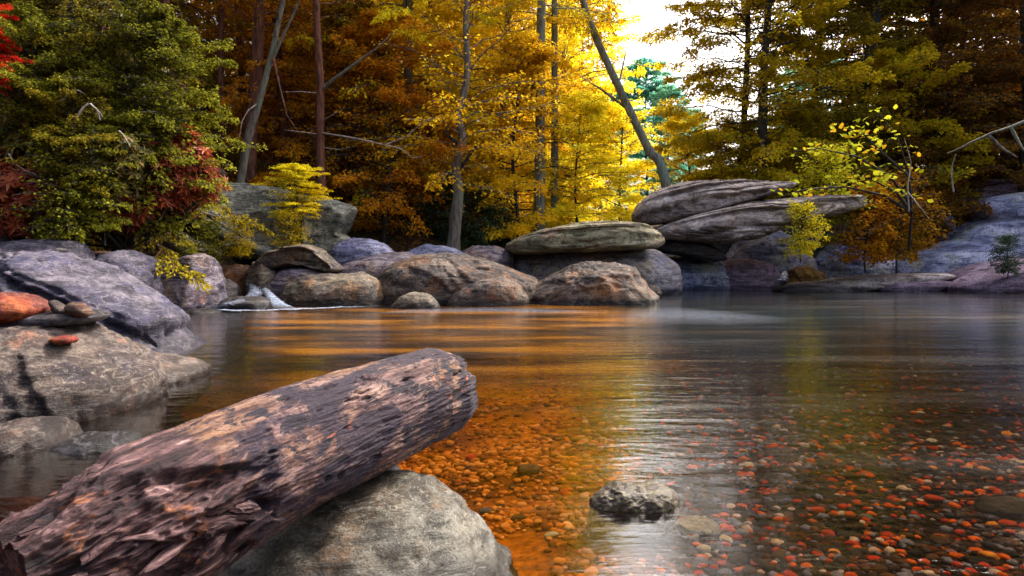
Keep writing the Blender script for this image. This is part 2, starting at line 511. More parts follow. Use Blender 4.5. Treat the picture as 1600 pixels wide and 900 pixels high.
M['white'] = rock_mat('pale_river_stone', (0.55, 0.52, 0.50), (0.62, 0.58, 0.52), None, (0.6, 0.25, 0.06), 0.15, (0.75, 0.72, 0.66), 0.4, (0.0, 0.3, 0.0), 6.0, wet=False)

_ico = {}
def ico(level):
    if level not in _ico:
        import bmesh
        bm = bmesh.new()
        bmesh.ops.create_icosphere(bm, subdivisions=level, radius=1.0)
        _ico[level] = (np.array([v.co[:] for v in bm.verts]), np.array([[v.index for v in f.verts] for f in bm.faces]))
        bm.free()
    return _ico[level]

def outline_radius(poly, cx, cz, smooth):
    """distance from (cx,cz) to the polygon at 720 angles, smoothed"""
    N = 720
    ang = np.arange(N) * 2 * pi / N
    d = np.stack([np.cos(ang), np.sin(ang)], 1)
    R = np.zeros(N)
    pts = poly - np.array((cx, cz))
    for k in range(len(pts)):
        a, b = pts[k], pts[(k + 1) % len(pts)]
        e = b - a
        den = d[:, 0] * e[1] - d[:, 1] * e[0]
        with np.errstate(divide='ignore', invalid='ignore'):
            tt = (a[0] * e[1] - a[1] * e[0]) / den
            uu = (a[0] * d[:, 1] - a[1] * d[:, 0]) / den
        ok = (np.abs(den) > 1e-12) & (tt > 0) & (uu >= -1e-6) & (uu <= 1 + 1e-6)
        R = np.where(ok, np.maximum(R, tt), R)
    R[R <= 0] = np.median(R)
    w = max(1, int(smooth))
    ker = np.hanning(2 * w + 3)[1:-1]
    ker /= ker.sum()
    return np.convolve(np.concatenate([R[-w:], R, R[:w]]), ker, 'valid')

def rock(name, cat, label, pts, d, depth, mat, lvl=5, smooth=9, disp=0.05, facet=0, strata=0.0, sdir=(0.1, 0.2, 1.0),
         ex=0.85, ey=0.8, sink=None, center=None, lean=0.0, seed=None, group=None, freq=1.0, ridge=0.012, rang=0.35, crease=0.010):
    """a stone whose outline at its own distance follows pts (photo pixels), with real thickness 'depth' each way"""
    seed = seed if seed is not None else (abs(hash(label)) % 1000 if False else sum(ord(c) * (i + 3) for i, c in enumerate(label)) % 997)
    rs = np.random.RandomState(seed)
    Y = d + depth
    poly = np.array([P(px, py, Y)[[0, 2]] for px, py in pts])
    if sink is not None:                       # carry the foot of the stone below the water or soil
        lo = poly[:, 1].min()
        m = poly[:, 1] < lo + 0.25 * (poly[:, 1].max() - lo)
        poly[m, 1] = np.minimum(poly[m, 1], sink)
    if center is None:
        cx, cz = 0.5 * (poly[:, 0].min() + poly[:, 0].max()), 0.5 * (poly[:, 1].min() + poly[:, 1].max())
    else:
        cx, cz = P(center[0], center[1], Y)[[0, 2]]
    R = outline_radius(poly, cx, cz, smooth)
    D, F = ico(lvl)
    D = D[:, [0, 1, 2]]
    ang = np.mod(np.arctan2(D[:, 2], D[:, 0]), 2 * pi)
    r = np.interp(ang, np.arange(721) * 2 * pi / 720, np.append(R, R[0]))
    if name == 'flat_rock':
        ex, ey = 0.5, 0.5
    rho = np.sqrt(D[:, 0] ** 2 + D[:, 2] ** 2) ** ex
    yy = np.sign(D[:, 1]) * np.abs(D[:, 1]) ** ey
    if facet:
        k = np.ones(len(D)) * 9
        for _ in range(facet):
            n = rs.normal(size=3) * (1, 0.6, 1)
            n[1] = -abs(n[1]) - 0.35 if rs.rand() < 0.7 else abs(n[1]) + 0.35
            n /= np.linalg.norm(n)
            c = rs.uniform(0.62, 0.85)
            dn = D @ n
            k = np.where(dn > 1e-3, np.minimum(k, c / np.maximum(dn, 1e-3)), k)
        yy = yy * np.minimum(1, 0.35 + 0.65 * k) * np.where(k < 1, k, 1)
    x = cx + r * rho * np.cos(ang)
    z = cz + r * rho * np.sin(ang)
    y = Y + depth * yy + lean * (z - cz)
    V = np.stack([x, y, z], 1)
    size = 0.5 * (np.ptp(poly[:, 0]) + np.ptp(poly[:, 1]))
    N = D.copy()
    N[:, 1] *= 1.0
    Nn = N / np.array([max(R.max(), .01), depth, max(R.max(), .01)]) * size
    Nn /= np.linalg.norm(Nn, axis=1)[:, None] + 1e-9
    q = V * (2.2 / size * freq) + seed
    n1 = fbm(q, 3, 0.55)
    n2 = fbm(q * 3.1 + 5, 5, 0.6, ridged=True)
    dd = disp * size * (0.9 * n1 + 0.30 * (n2 - 0.4))
    V = V + Nn * dd[:, None]
    ca, sa = cos(rang), sin(rang)
    al = (V[:, 0] * ca + V[:, 2] * sa) / size
    ac = (-V[:, 0] * sa + V[:, 2] * ca) / size
    qf = np.stack([al * 2.2, ac * 11, V[:, 1] / size * 6], 1) + 0.5 * np.stack([n1, n1, n1], 1) + seed
    V = V + Nn * (ridge * size * (fbm(qf, 4, 0.55, ridged=True) - 0.5))[:, None]
    cr_ = noise3(V * (3.2 / size) + seed * 1.7) + 0.35 * noise3(V * (9 / size) + seed)
    V = V - Nn * (crease * size * np.exp(-(cr_ / 0.05) ** 2))[:, None]
    if strata:
        s = np.array(sdir, float)
        s /= np.linalg.norm(s)
        hgt = np.ptp(poly[:, 1])
        w = V @ s / hgt * 3.2 + fbm(V * (1.6 / size) + seed, 3) * 0.38
        led = sstep(0.0, 0.25, w % 1) * (1 - 0.7 * (w % 1)) + 0.35 * sstep(0, 0.2, w * 2.3 % 1) * (1 - (w * 2.3 % 1))
        flat = np.stack([0.25 * Nn[:, 0], np.sign(Nn[:, 1]) * np.abs(Nn[:, 1]) ** 0.5, 0 * led], 1)
        V = V + flat * ((led - 0.75) * strata * 9 * hgt)[:, None]
    base = np.array((cx, Y, V[:, 2].min()))
    me = mk_mesh(name, V - base, F, mats=[M[mat]])
    return link(name, me, None, base, label=label, category=cat, group=group)

def drop_on(o, target, lift=0.0):
    """lower o until it rests on target"""
    from mathutils.bvhtree import BVHTree
    from mathutils import Vector
    bpy.context.view_layer.update()
    bm = BVHTree.FromPolygons([target.matrix_world @ v.co for v in target.data.vertices], [tuple(p.vertices) for p in target.data.polygons])
    gap = 9
    cs = [o.matrix_world @ v.co for v in o.data.vertices]
    lo = min(c.z for c in cs)
    for c in cs[::3]:
        hit = bm.ray_cast(Vector((c.x, c.y, 9)), Vector((0, 0, -1)))
        if hit[0] is not None:
            gap = min(gap, c.z - hit[0].z)
    if gap < 9:
        o.location.z -= gap + lift
# --- left bank
rock('boulder', 'boulder', 'huge lilac-grey boulder running from the left edge down to a pale point at the water',
     [(-160, 434), (-60, 414), (0, 408), (50, 404), (106, 412), (160, 424), (200, 450), (246, 482), (268, 498), (262, 518), (276, 538), (304, 551), (290, 590), (150, 620), (-160, 640)],
     5.5, 1.0, 'lilac', 6, 5, 0.035, strata=0.020, sdir=(0.5, 0.1, 0.9), sink=-0.5, freq=1.3)
TAN = rock('boulder', 'boulder', 'rounded tan and pink boulder at the left edge with black wet patches at its foot',
     [(-160, 530), (-60, 512), (0, 508), (60, 508), (110, 512), (150, 530), (186, 556), (210, 588), (219, 615), (210, 700), (80, 760), (-160, 760)],
     3.35, 0.75, 'tan', 6, 9, 0.035, strata=0.006, sdir=(1, 0.3, 0.4), sink=-0.4)
rock('rock', 'rock', 'low flat rock tip in the water just below the point of the lilac boulder',
     [(160, 575), (200, 558), (240, 556), (285, 564), (313, 578), (300, 600), (180, 605)], 4.6, 0.45, 'tan', 5, 9, 0.04, sink=-0.2)
rock('rock', 'rock', 'small dark blue wet rock at the left edge, nearest the big log',
     [(-60, 676), (0, 664), (40, 658), (72, 656), (97, 668), (108, 692), (100, 740), (-60, 760)], 3.0, 0.28, 'tan', 5, 7, 0.05, sink=-0.25)
rock('rock', 'rock', 'half-sunk black rock strewn with wet leaves between the left edge and the log',
     [(98, 694), (120, 682), (160, 676), (200, 682), (215, 700), (160, 720), (100, 715)], 3.05, 0.18, 'dark', 4, 7, 0.07, sink=-0.15)
rock('flat_stone', 'stone', 'thin black flat stone lying across the tan boulder at the left edge',
     [(-120, 492), (0, 488), (60, 485), (130, 486), (158, 491), (161, 498), (140, 505), (60, 512), (-120, 522)], 3.9, 0.28, 'dark', 5, 5, 0.015, strata=0.006, ex=0.6, ey=0.6)
rock('stone', 'stone', 'large brick-red stone sitting on the thin black flat stone at the left edge',
     [(-70, 470), (-20, 459), (18, 458), (52, 468), (67, 483), (57, 499), (20, 508), (-70, 512)], 3.8, 0.22, 'red', 5, 9, 0.04)
rock('stone', 'stone', 'small pale striped stone leaning on the flat stone, left of its dark twin',
     [(78, 470), (84, 469), (97, 477), (108, 488), (106, 493), (96, 494), (86, 486)], 4.0, 0.05, 'tan', 4, 5, 0.03)
rock('stone', 'stone', 'small dark brown stone leaning on the flat stone, right of the pale striped one',
     [(103, 480), (112, 473), (128, 474), (140, 484), (143, 492), (130, 496), (112, 493)], 3.98, 0.06, 'reddark', 4, 7, 0.03)
ORS = rock('stone', 'stone', 'small flat orange-red stone tucked under the thin black flat stone',
     [(79, 529), (92, 523), (110, 522), (119, 527), (116, 533), (98, 535)], 3.75, 0.07, 'red', 4, 5, 0.03)
drop_on(ORS, TAN, 0.008)
rock('boulder', 'boulder', 'blue-grey boulder with a flat top behind the huge lilac boulder at the left',
     [(-60, 395), (14, 382), (60, 377), (116, 378), (128, 392), (142, 415), (120, 440), (-60, 440)], 8.0, 0.7, 'lilac', 5, 5, 0.03, facet=4, sink=0.2)
rock('stone', 'stone', 'thin dark shard lying on top of the huge lilac boulder',
     [(63, 397), (75, 391), (98, 387), (103, 392), (95, 399), (75, 400)], 6.5, 0.1, 'dark', 4, 3, 0.03)
rock('rock', 'rock', 'angular grey mossy rock at the left edge behind the blue-grey boulder',
     [(-60, 370), (-5, 366), (22, 376), (30, 395), (-10, 405), (-60, 405)], 8.8, 0.5, 'greengrey', 4, 5, 0.04, facet=4, sink=0.3)
rock('boulder', 'boulder', 'violet boulder with a blue creased face between the lilac boulder and the pale-veined boulder',
     [(138, 416), (165, 402), (200, 392), (224, 404), (234, 430), (238, 470), (200, 500), (140, 480)], 8.6, 0.6, 'lilac', 5, 5, 0.045, facet=6, sink=-0.3)
rock('boulder', 'boulder', 'pale-veined violet boulder with a pointed top left of the little cascade',
     [(222, 412), (258, 407), (288, 411), (304, 402), (322, 402), (333, 425), (339, 455), (342, 490), (280, 500), (225, 490)], 10.6, 0.9, 'violet', 5, 5, 0.05, facet=6, sink=-0.4)
rock('stone', 'stone', 'small orange stone wedged between the lilac and the violet boulders',
     [(140, 410), (150, 408), (158, 414), (148, 419)], 7.6, 0.08, 'orange', 3, 5, 0.03)
# --- heap of slabs under the left bank
rock('boulder', 'boulder', 'great tilted grey block with a broad smooth face below the reddish trunks',
     [(300, 352), (318, 322), (348, 284), (395, 290), (440, 299), (486, 308), (498, 340), (486, 372), (466, 392), (400, 388), (340, 372)], 14.2, 1.1, 'greengrey', 6, 3, 0.02, facet=5, sink=0.5, freq=1.6)
rock('boulder', 'boulder', 'grey block with a jutting right corner and white lichen, beside the great tilted block',
     [(468, 392), (480, 345), (486, 318), (502, 308), (530, 316), (554, 326), (546, 348), (534, 366), (548, 374), (540, 384), (514, 398), (490, 402)], 14.0, 0.9, 'greengrey', 5, 3, 0.03, facet=6, sink=0.6, freq=1.5)
rock('flat_rock', 'flat rock', 'dark slab with pale cracked upper edge leaning against the great tilted block',
     [(278, 328), (300, 322), (332, 323), (352, 336), (398, 372), (404, 384), (380, 384), (350, 366), (318, 346), (284, 342)], 13.4, 0.7, 'greengrey', 5, 3, 0.02, strata=0.025, facet=4, sdir=(0.5, 0, 1))
rock('flat_rock', 'flat rock', 'long lichen-crusted slab sloping down to the right beneath the leaning dark slab',
     [(260, 372), (272, 361), (292, 364), (372, 404), (374, 412), (356, 416), (300, 398), (262, 382)], 13.0, 0.6, 'slab', 5, 3, 0.02, strata=0.022, sdir=(0.5, 0, 1), facet=3)
rock('flat_rock', 'flat rock', 'grey slab with white top edge lying right of the long sloping slab',
     [(346, 382), (358, 373), (392, 377), (442, 387), (448, 395), (420, 404), (372, 404), (348, 396)], 13.1, 0.6, 'greengrey', 5, 3, 0.02, strata=0.022, facet=4)
rock('flat_rock', 'flat rock', 'dark brown arched slab with lichen flecks ending in a point beside the pale blue boulder',
     [(402, 412), (428, 392), (456, 386), (484, 383), (500, 390), (518, 406), (537, 421), (520, 427), (486, 414), (450, 416), (430, 424), (408, 420)], 12.7, 0.6, 'brown', 5, 3, 0.02, strata=0.022, facet=5, center=(468, 401))
rock('rock', 'rock', 'block with a bright orange face at the head of the left cascade',
     [(328, 430), (344, 417), (366, 412), (388, 415), (392, 432), (386, 442), (350, 446), (332, 442)], 12.7, 0.4, 'orange', 5, 3, 0.03, facet=5, sink=0.0)
rock('rock', 'rock', 'brown split block leaning against the orange-faced block',
     [(386, 426), (398, 408), (412, 412), (430, 426), (432, 440), (400, 450), (388, 444)], 12.6, 0.3, 'brown', 4, 3, 0.04, facet=5, sink=0.0)
rock('flat_rock', 'flat rock', 'dark red-brown slab under the rhododendrons, above the violet boulder',
     [(185, 384), (214, 374), (246, 376), (276, 388), (294, 398), (270, 410), (210, 408), (184, 398)], 12.6, 0.7, 'reddark', 5, 3, 0.03, strata=0.022, facet=3)
rock('flat_rock', 'flat rock', 'flat dark red slab peeking out left of the red-brown slab above the violet boulder',
     [(132, 402), (150, 393), (190, 394), (206, 402), (196, 412), (140, 412)], 10.6, 0.5, 'reddark', 4, 3, 0.03, strata=0.01)
rock('flat_rock', 'flat rock', 'upright red-tinged slab standing at the left side of the great tilted block',
     [(296, 322), (312, 300), (332, 274), (346, 262), (350, 272), (338, 292), (318, 320), (304, 334)], 14.5, 0.4, 'reddark', 5, 3, 0.02, strata=0.022, sdir=(1, 0, 0.8))
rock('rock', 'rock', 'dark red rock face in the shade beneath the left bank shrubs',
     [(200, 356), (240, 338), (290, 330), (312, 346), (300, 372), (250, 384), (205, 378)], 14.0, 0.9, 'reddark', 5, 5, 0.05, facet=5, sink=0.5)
rock('boulder', 'boulder', 'pale blue rounded boulder between the brown arched slab and the orange forest floor',
     [(512, 408), (528, 384), (548, 374), (580, 374), (602, 382), (615, 394), (612, 430), (560, 440), (520, 430)], 14.0, 0.7, 'blue', 5, 9, 0.03, sink=0.2)
rock('rock', 'rock', 'smooth dark violet rock washed by the top of the left cascade',
     [(396, 470), (420, 440), (446, 422), (470, 416), (500, 419), (522, 432), (520, 470), (440, 490)], 12.6, 0.7, 'violet', 5, 9, 0.03, sink=-0.3)
rock('rock', 'rock', 'brown low rock with a white lichen patch right of the left cascade',
     [(432, 478), (448, 448), (476, 433), (520, 432), (562, 427), (592, 440), (604, 462), (606, 490), (500, 500), (434, 494)], 12.2, 0.7, 'brown', 5, 7, 0.045, sink=-0.4)
rock('rock', 'rock', 'sloping violet-brown ridge rising behind the white-patched brown rock',
     [(500, 440), (545, 414), (590, 399), (636, 396), (664, 408), (640, 450), (560, 462)], 13.4, 0.8, 'violet', 5, 7, 0.04, sink=-0.1)
rock('rock', 'rock', 'purple hump behind the great rust-streaked boulder',
     [(612, 410), (640, 392), (668, 382), (700, 386), (722, 396), (746, 402), (720, 425), (640, 430)], 14.8, 0.8, 'bluegrey', 5, 9, 0.035, sink=0.0)
rock('rock', 'rock', 'brown-violet hump right of the purple hump, under the twisted dark trunk',
     [(706, 400), (738, 387), (775, 386), (800, 396), (812, 420), (760, 430), (712, 425)], 15.2, 0.8, 'violet', 5, 7, 0.04, sink=0.0)
rock('boulder', 'boulder', 'great rust-streaked boulder at the middle of the far shore',
     [(572, 480), (586, 446), (612, 418), (652, 402), (700, 401), (752, 407), (800, 421), (836, 437), (846, 460), (840, 490), (700, 500), (575, 495)], 12.4, 1.2, 'rust', 6, 7, 0.035, sink=-0.5, strata=0.004, sdir=(0.6, 0, 1), freq=1.3)
rock('rock', 'rock', 'rusty shoulder of rock at the right foot of the great rust-streaked boulder',
     [(684, 484), (706, 458), (742, 440), (782, 433), (806, 444), (822, 466), (824, 490), (700, 495)], 12.1, 0.5, 'rust', 5, 7, 0.04, sink=-0.3)
rock('rock', 'rock', 'little wet brown rock poking out before the great rust-streaked boulder',
     [(608, 482), (628, 463), (650, 457), (672, 463), (688, 480), (680, 492), (612, 492)], 11.6, 0.3, 'brown', 4, 7, 0.05, sink=-0.2)
rock('boulder', 'boulder', 'speckled brown and grey mound-shaped boulder alone at the centre of the shoreline',
     [(802, 482), (826, 456), (866, 430), (908, 415), (950, 412), (986, 419), (1006, 440), (1026, 466), (1028, 490), (900, 500), (805, 492)], 12.4, 1.0, 'rust', 6, 7, 0.035, sink=-0.5, freq=1.3)
rock('rock', 'rock', 'dark pointed rock edge just right of the mound-shaped boulder',
     [(1000, 452), (1012, 444), (1028, 449), (1034, 460), (1010, 466)], 14.8, 0.3, 'brown', 4, 3, 0.04, sink=-0.1)
# --- cascade stones
rock('rock', 'rock', 'rounded black rock with an orange leaf, water sliding over it in the left cascade',
     [(304, 492), (330, 476), (362, 466), (398, 463), (420, 468), (430, 486), (424, 500), (310, 500)], 11.4, 0.4, 'dark', 5, 9, 0.04, sink=-0.2)
rock('rock', 'rock', 'dark round rock below the orange-faced block in the left cascade',
     [(332, 468), (338, 444), (354, 436), (368, 444), (374, 468), (356, 480)], 12.1, 0.3, 'dark', 4, 7, 0.05, sink=-0.1)
rock('rock', 'rock', 'dark stone in the middle of the left cascade beneath the brown split block',
     [(392, 452), (404, 442), (424, 442), (434, 454), (420, 464), (398, 462)], 12.5, 0.25, 'dark', 4, 7, 0.05, sink=-0.1)
rock('rock', 'rock', 'flat dark stone awash at the left end of the cascade foam',
     [(282, 492), (300, 483), (330, 482), (344, 488), (330, 496), (288, 498)], 10.6, 0.3, 'dark', 4, 7, 0.04, sink=-0.15)
# --- centre right ledges
rock('flat_rock', 'flat rock', 'lens-shaped overhanging layered slab on top of the polished wall',
     [(790, 384), (812, 370), (850, 359), (900, 350), (955, 347), (1000, 350), (1022, 362), (1034, 378), (1022, 389), (960, 391), (880, 393), (812, 398), (796, 394)], 14.6, 1.0, 'slab', 6, 3, 0.012, strata=0.026, sdir=(-0.06, 0.25, 1), freq=1.6)
rock('rock', 'rock', 'water-polished wall of rock in the shade beneath the lens-shaped slab',
     [(770, 440), (790, 396), (880, 388), (990, 386), (1030, 394), (1056, 416), (1064, 450), (1040, 470), (900, 478), (780, 470)], 15.6, 1.2, 'polish', 6, 7, 0.022, sink=-0.5)
rock('boulder', 'boulder', 'smooth grey rounded boulder at the right end of the polished wall',
     [(1016, 450), (1014, 415), (1032, 399), (1062, 395), (1094, 396), (1120, 408), (1142, 432), (1146, 460), (1080, 470), (1020, 470)], 18.2, 1.3, 'bluegrey', 5, 9, 0.035, sink=-0.5)
rock('flat_rock', 'flat rock', 'uppermost thick layered slab with a lichened nose, highest of the centre ledges',
     [(990, 338), (996, 322), (1020, 301), (1058, 288), (1110, 286), (1150, 285), (1200, 287), (1240, 287), (1222, 298), (1170, 314), (1110, 330), (1060, 346), (1016, 352), (998, 350)], 17.0, 1.0, 'slabgrey', 6, 3, 0.014, strata=0.028, sdir=(-0.15, 0.25, 1), freq=1.6)
rock('flat_rock', 'flat rock', 'very long pale-topped slab running right beneath the uppermost slab',
     [(1010, 362), (1060, 343), (1120, 326), (1190, 316), (1262, 308), (1336, 307), (1344, 322), (1300, 336), (1230, 352), (1170, 372), (1120, 380), (1060, 376), (1018, 372)], 16.6, 1.0, 'slabgrey', 6, 3, 0.014, strata=0.025, sdir=(-0.12, 0.25, 1), freq=1.7)
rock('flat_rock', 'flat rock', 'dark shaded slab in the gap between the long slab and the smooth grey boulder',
     [(1018, 382), (1050, 373), (1090, 376), (1118, 390), (1132, 406), (1110, 410), (1060, 398), (1022, 394)], 17.4, 0.7, 'dark', 5, 5, 0.03)  # shade of the gap is put into this slab's dark colour
rock('boulder', 'boulder', 'blue-grey pointed boulder beneath the long slab, above the dark oval rock',
     [(1112, 420), (1136, 396), (1160, 370), (1182, 358), (1204, 359), (1230, 372), (1252, 394), (1262, 430), (1180, 450), (1115, 440)], 18.8, 1.2, 'bluegrey', 5, 7, 0.035, sink=-0.2)
rock('boulder', 'boulder', 'dark oval wet rock at the waterline under the blue-grey pointed boulder',
     [(1108, 450), (1112, 424), (1130, 408), (1170, 404), (1202, 411), (1214, 428), (1212, 450), (1150, 462)], 18.2, 0.8, 'purple', 5, 9, 0.03, sink=-0.4)
rock('rock', 'rock', 'smooth hollowed grey rock right of the dark oval rock beside the small fall',
     [(1204, 450), (1206, 408), (1222, 392), (1244, 390), (1262, 402), (1272, 430), (1268, 460), (1220, 462)], 19.0, 0.9, 'polish', 5, 9, 0.03, sink=-0.4)
rock('rock', 'rock', 'golden-brown ribbed rock at the waterline beside the small right fall',
     [(1224, 444), (1230, 424), (1246, 417), (1266, 418), (1284, 428), (1290, 440), (1280, 450), (1232, 452)], 18.4, 0.5, 'gold', 5, 5, 0.05, sink=-0.2, strata=0.01, sdir=(1, 0, 0.4))
rock('boulder', 'boulder', 'twin-humped grey bedrock below the small bright yellow bush',
     [(1238, 450), (1250, 405), (1268, 384), (1288, 376), (1302, 386), (1318, 384), (1340, 396), (1400, 400), (1420, 440), (1400, 462), (1260, 462)], 19.4, 1.4, 'bluegrey', 6, 5, 0.03, sink=-0.5)
rock('boulder', 'boulder', 'long blue and green-grey bedrock sloping up to the right edge',
     [(1340, 452), (1356, 412), (1400, 398), (1450, 388), (1486, 376), (1512, 354), (1540, 344), (1600, 334), (1760, 320), (1780, 460), (1560, 475), (1380, 468)], 18.6, 1.8, 'bluegrey', 6, 5, 0.025, sink=-0.5, freq=1.4)
rock('boulder', 'boulder', 'blue-violet knob with a dark notch standing on the sloping bedrock at the right edge',
     [(1524, 328), (1540, 312), (1572, 304), (1620, 302), (1740, 304), (1760, 380), (1640, 410), (1560, 400), (1534, 372), (1540, 350)], 18.9, 1.5, 'bluegrey', 5, 5, 0.03)
rock('boulder', 'boulder', 'dim purple boulder behind the blue-violet knob at the right edge',
     [(1468, 372), (1474, 330), (1500, 300), (1536, 284), (1590, 276), (1740, 274), (1760, 390), (1500, 390)], 22.0, 1.6, 'purple', 5, 7, 0.03, sink=0.5)
rock('rock', 'rock', 'small pale rock patch glimpsed among brown leaves left of the dim purple boulder',
     [(1448, 352), (1456, 332), (1470, 326), (1486, 340), (1484, 362), (1460, 368)], 20.6, 0.4, 'blue', 4, 7, 0.05, sink=0.3)
rock('flat_rock', 'flat rock', 'thin pale-topped slab lying at the waterline, longest of the right shore',
     [(1210, 447), (1270, 440), (1340, 433), (1420, 428), (1490, 426), (1500, 430), (1470, 438), (1380, 447), (1300, 455), (1215, 455)], 17.4, 0.8, 'slabgrey', 5, 3, 0.008, strata=0.008, sdir=(0.05, 0.2, 1), sink=-0.12)
rock('flat_rock', 'flat rock', 'small wet slab under the right end of the thin pale-topped slab',
     [(1362, 450), (1400, 441), (1460, 437), (1484, 440), (1476, 450), (1440, 458), (1370, 458)], 17.3, 0.4, 'purple', 4, 3, 0.015, sink=-0.12)
rock('flat_rock', 'flat rock', 'black wet slab edge awash left of the thin pale-topped slab',
     [(1208, 451), (1230, 446), (1280, 446), (1298, 450), (1280, 457), (1215, 458)], 16.9, 0.4, 'dark', 4, 3, 0.01, sink=-0.1)
rock('flat_rock', 'flat rock', 'thick purple slab rising from the water to the right edge',
     [(1466, 450), (1490, 436), (1524, 420), (1560, 410), (1620, 404), (1760, 400), (1780, 470), (1600, 466), (1480, 460)], 16.4, 1.2, 'purple', 5, 3, 0.015, strata=0.022, sdir=(-0.2, 0.25, 1), sink=-0.3)
# --- filler bedrock behind the shore so that gaps between stones are stone, too; their shade is put into its dark colour
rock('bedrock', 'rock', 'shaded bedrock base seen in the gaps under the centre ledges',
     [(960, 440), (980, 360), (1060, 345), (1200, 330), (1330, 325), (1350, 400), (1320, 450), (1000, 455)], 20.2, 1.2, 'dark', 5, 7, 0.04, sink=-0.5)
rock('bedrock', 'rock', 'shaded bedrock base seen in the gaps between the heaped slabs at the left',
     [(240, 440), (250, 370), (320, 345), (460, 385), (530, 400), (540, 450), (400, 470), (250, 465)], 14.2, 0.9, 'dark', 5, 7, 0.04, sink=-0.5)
# --- foreground
rock('boulder', 'boulder', 'big speckled grey boulder under the log at the bottom edge',
     [(120, 1250), (240, 980), (330, 890), (410, 830), (490, 785), (560, 757), (620, 752), (672, 770), (718, 802), (764, 850), (804, 905), (828, 970), (850, 1100), (860, 1300)],
     1.45, 0.45, 'grey_fore', 6, 11, 0.022, ex=0.9, ey=0.9, sink=-0.4, freq=1.4)
rock('stone', 'stone', 'dark mossy stone breaking the surface alone in the near water',
     [(916, 798), (924, 780), (942, 768), (966, 759), (990, 763), (1008, 762), (1024, 757), (1044, 763), (1056, 776), (1062, 790), (1040, 803), (990, 808), (935, 804)],
     2.36, 0.10, 'moss_dark', 6, 5, 0.05, sink=-0.12)
rock('stone', 'stone', 'small pale pointed stone wedged between the log and the speckled boulder',
     [(586, 738), (594, 726), (606, 718), (618, 726), (626, 736), (610, 744)], 2.02, 0.04, 'slabgrey', 4, 3, 0.04)

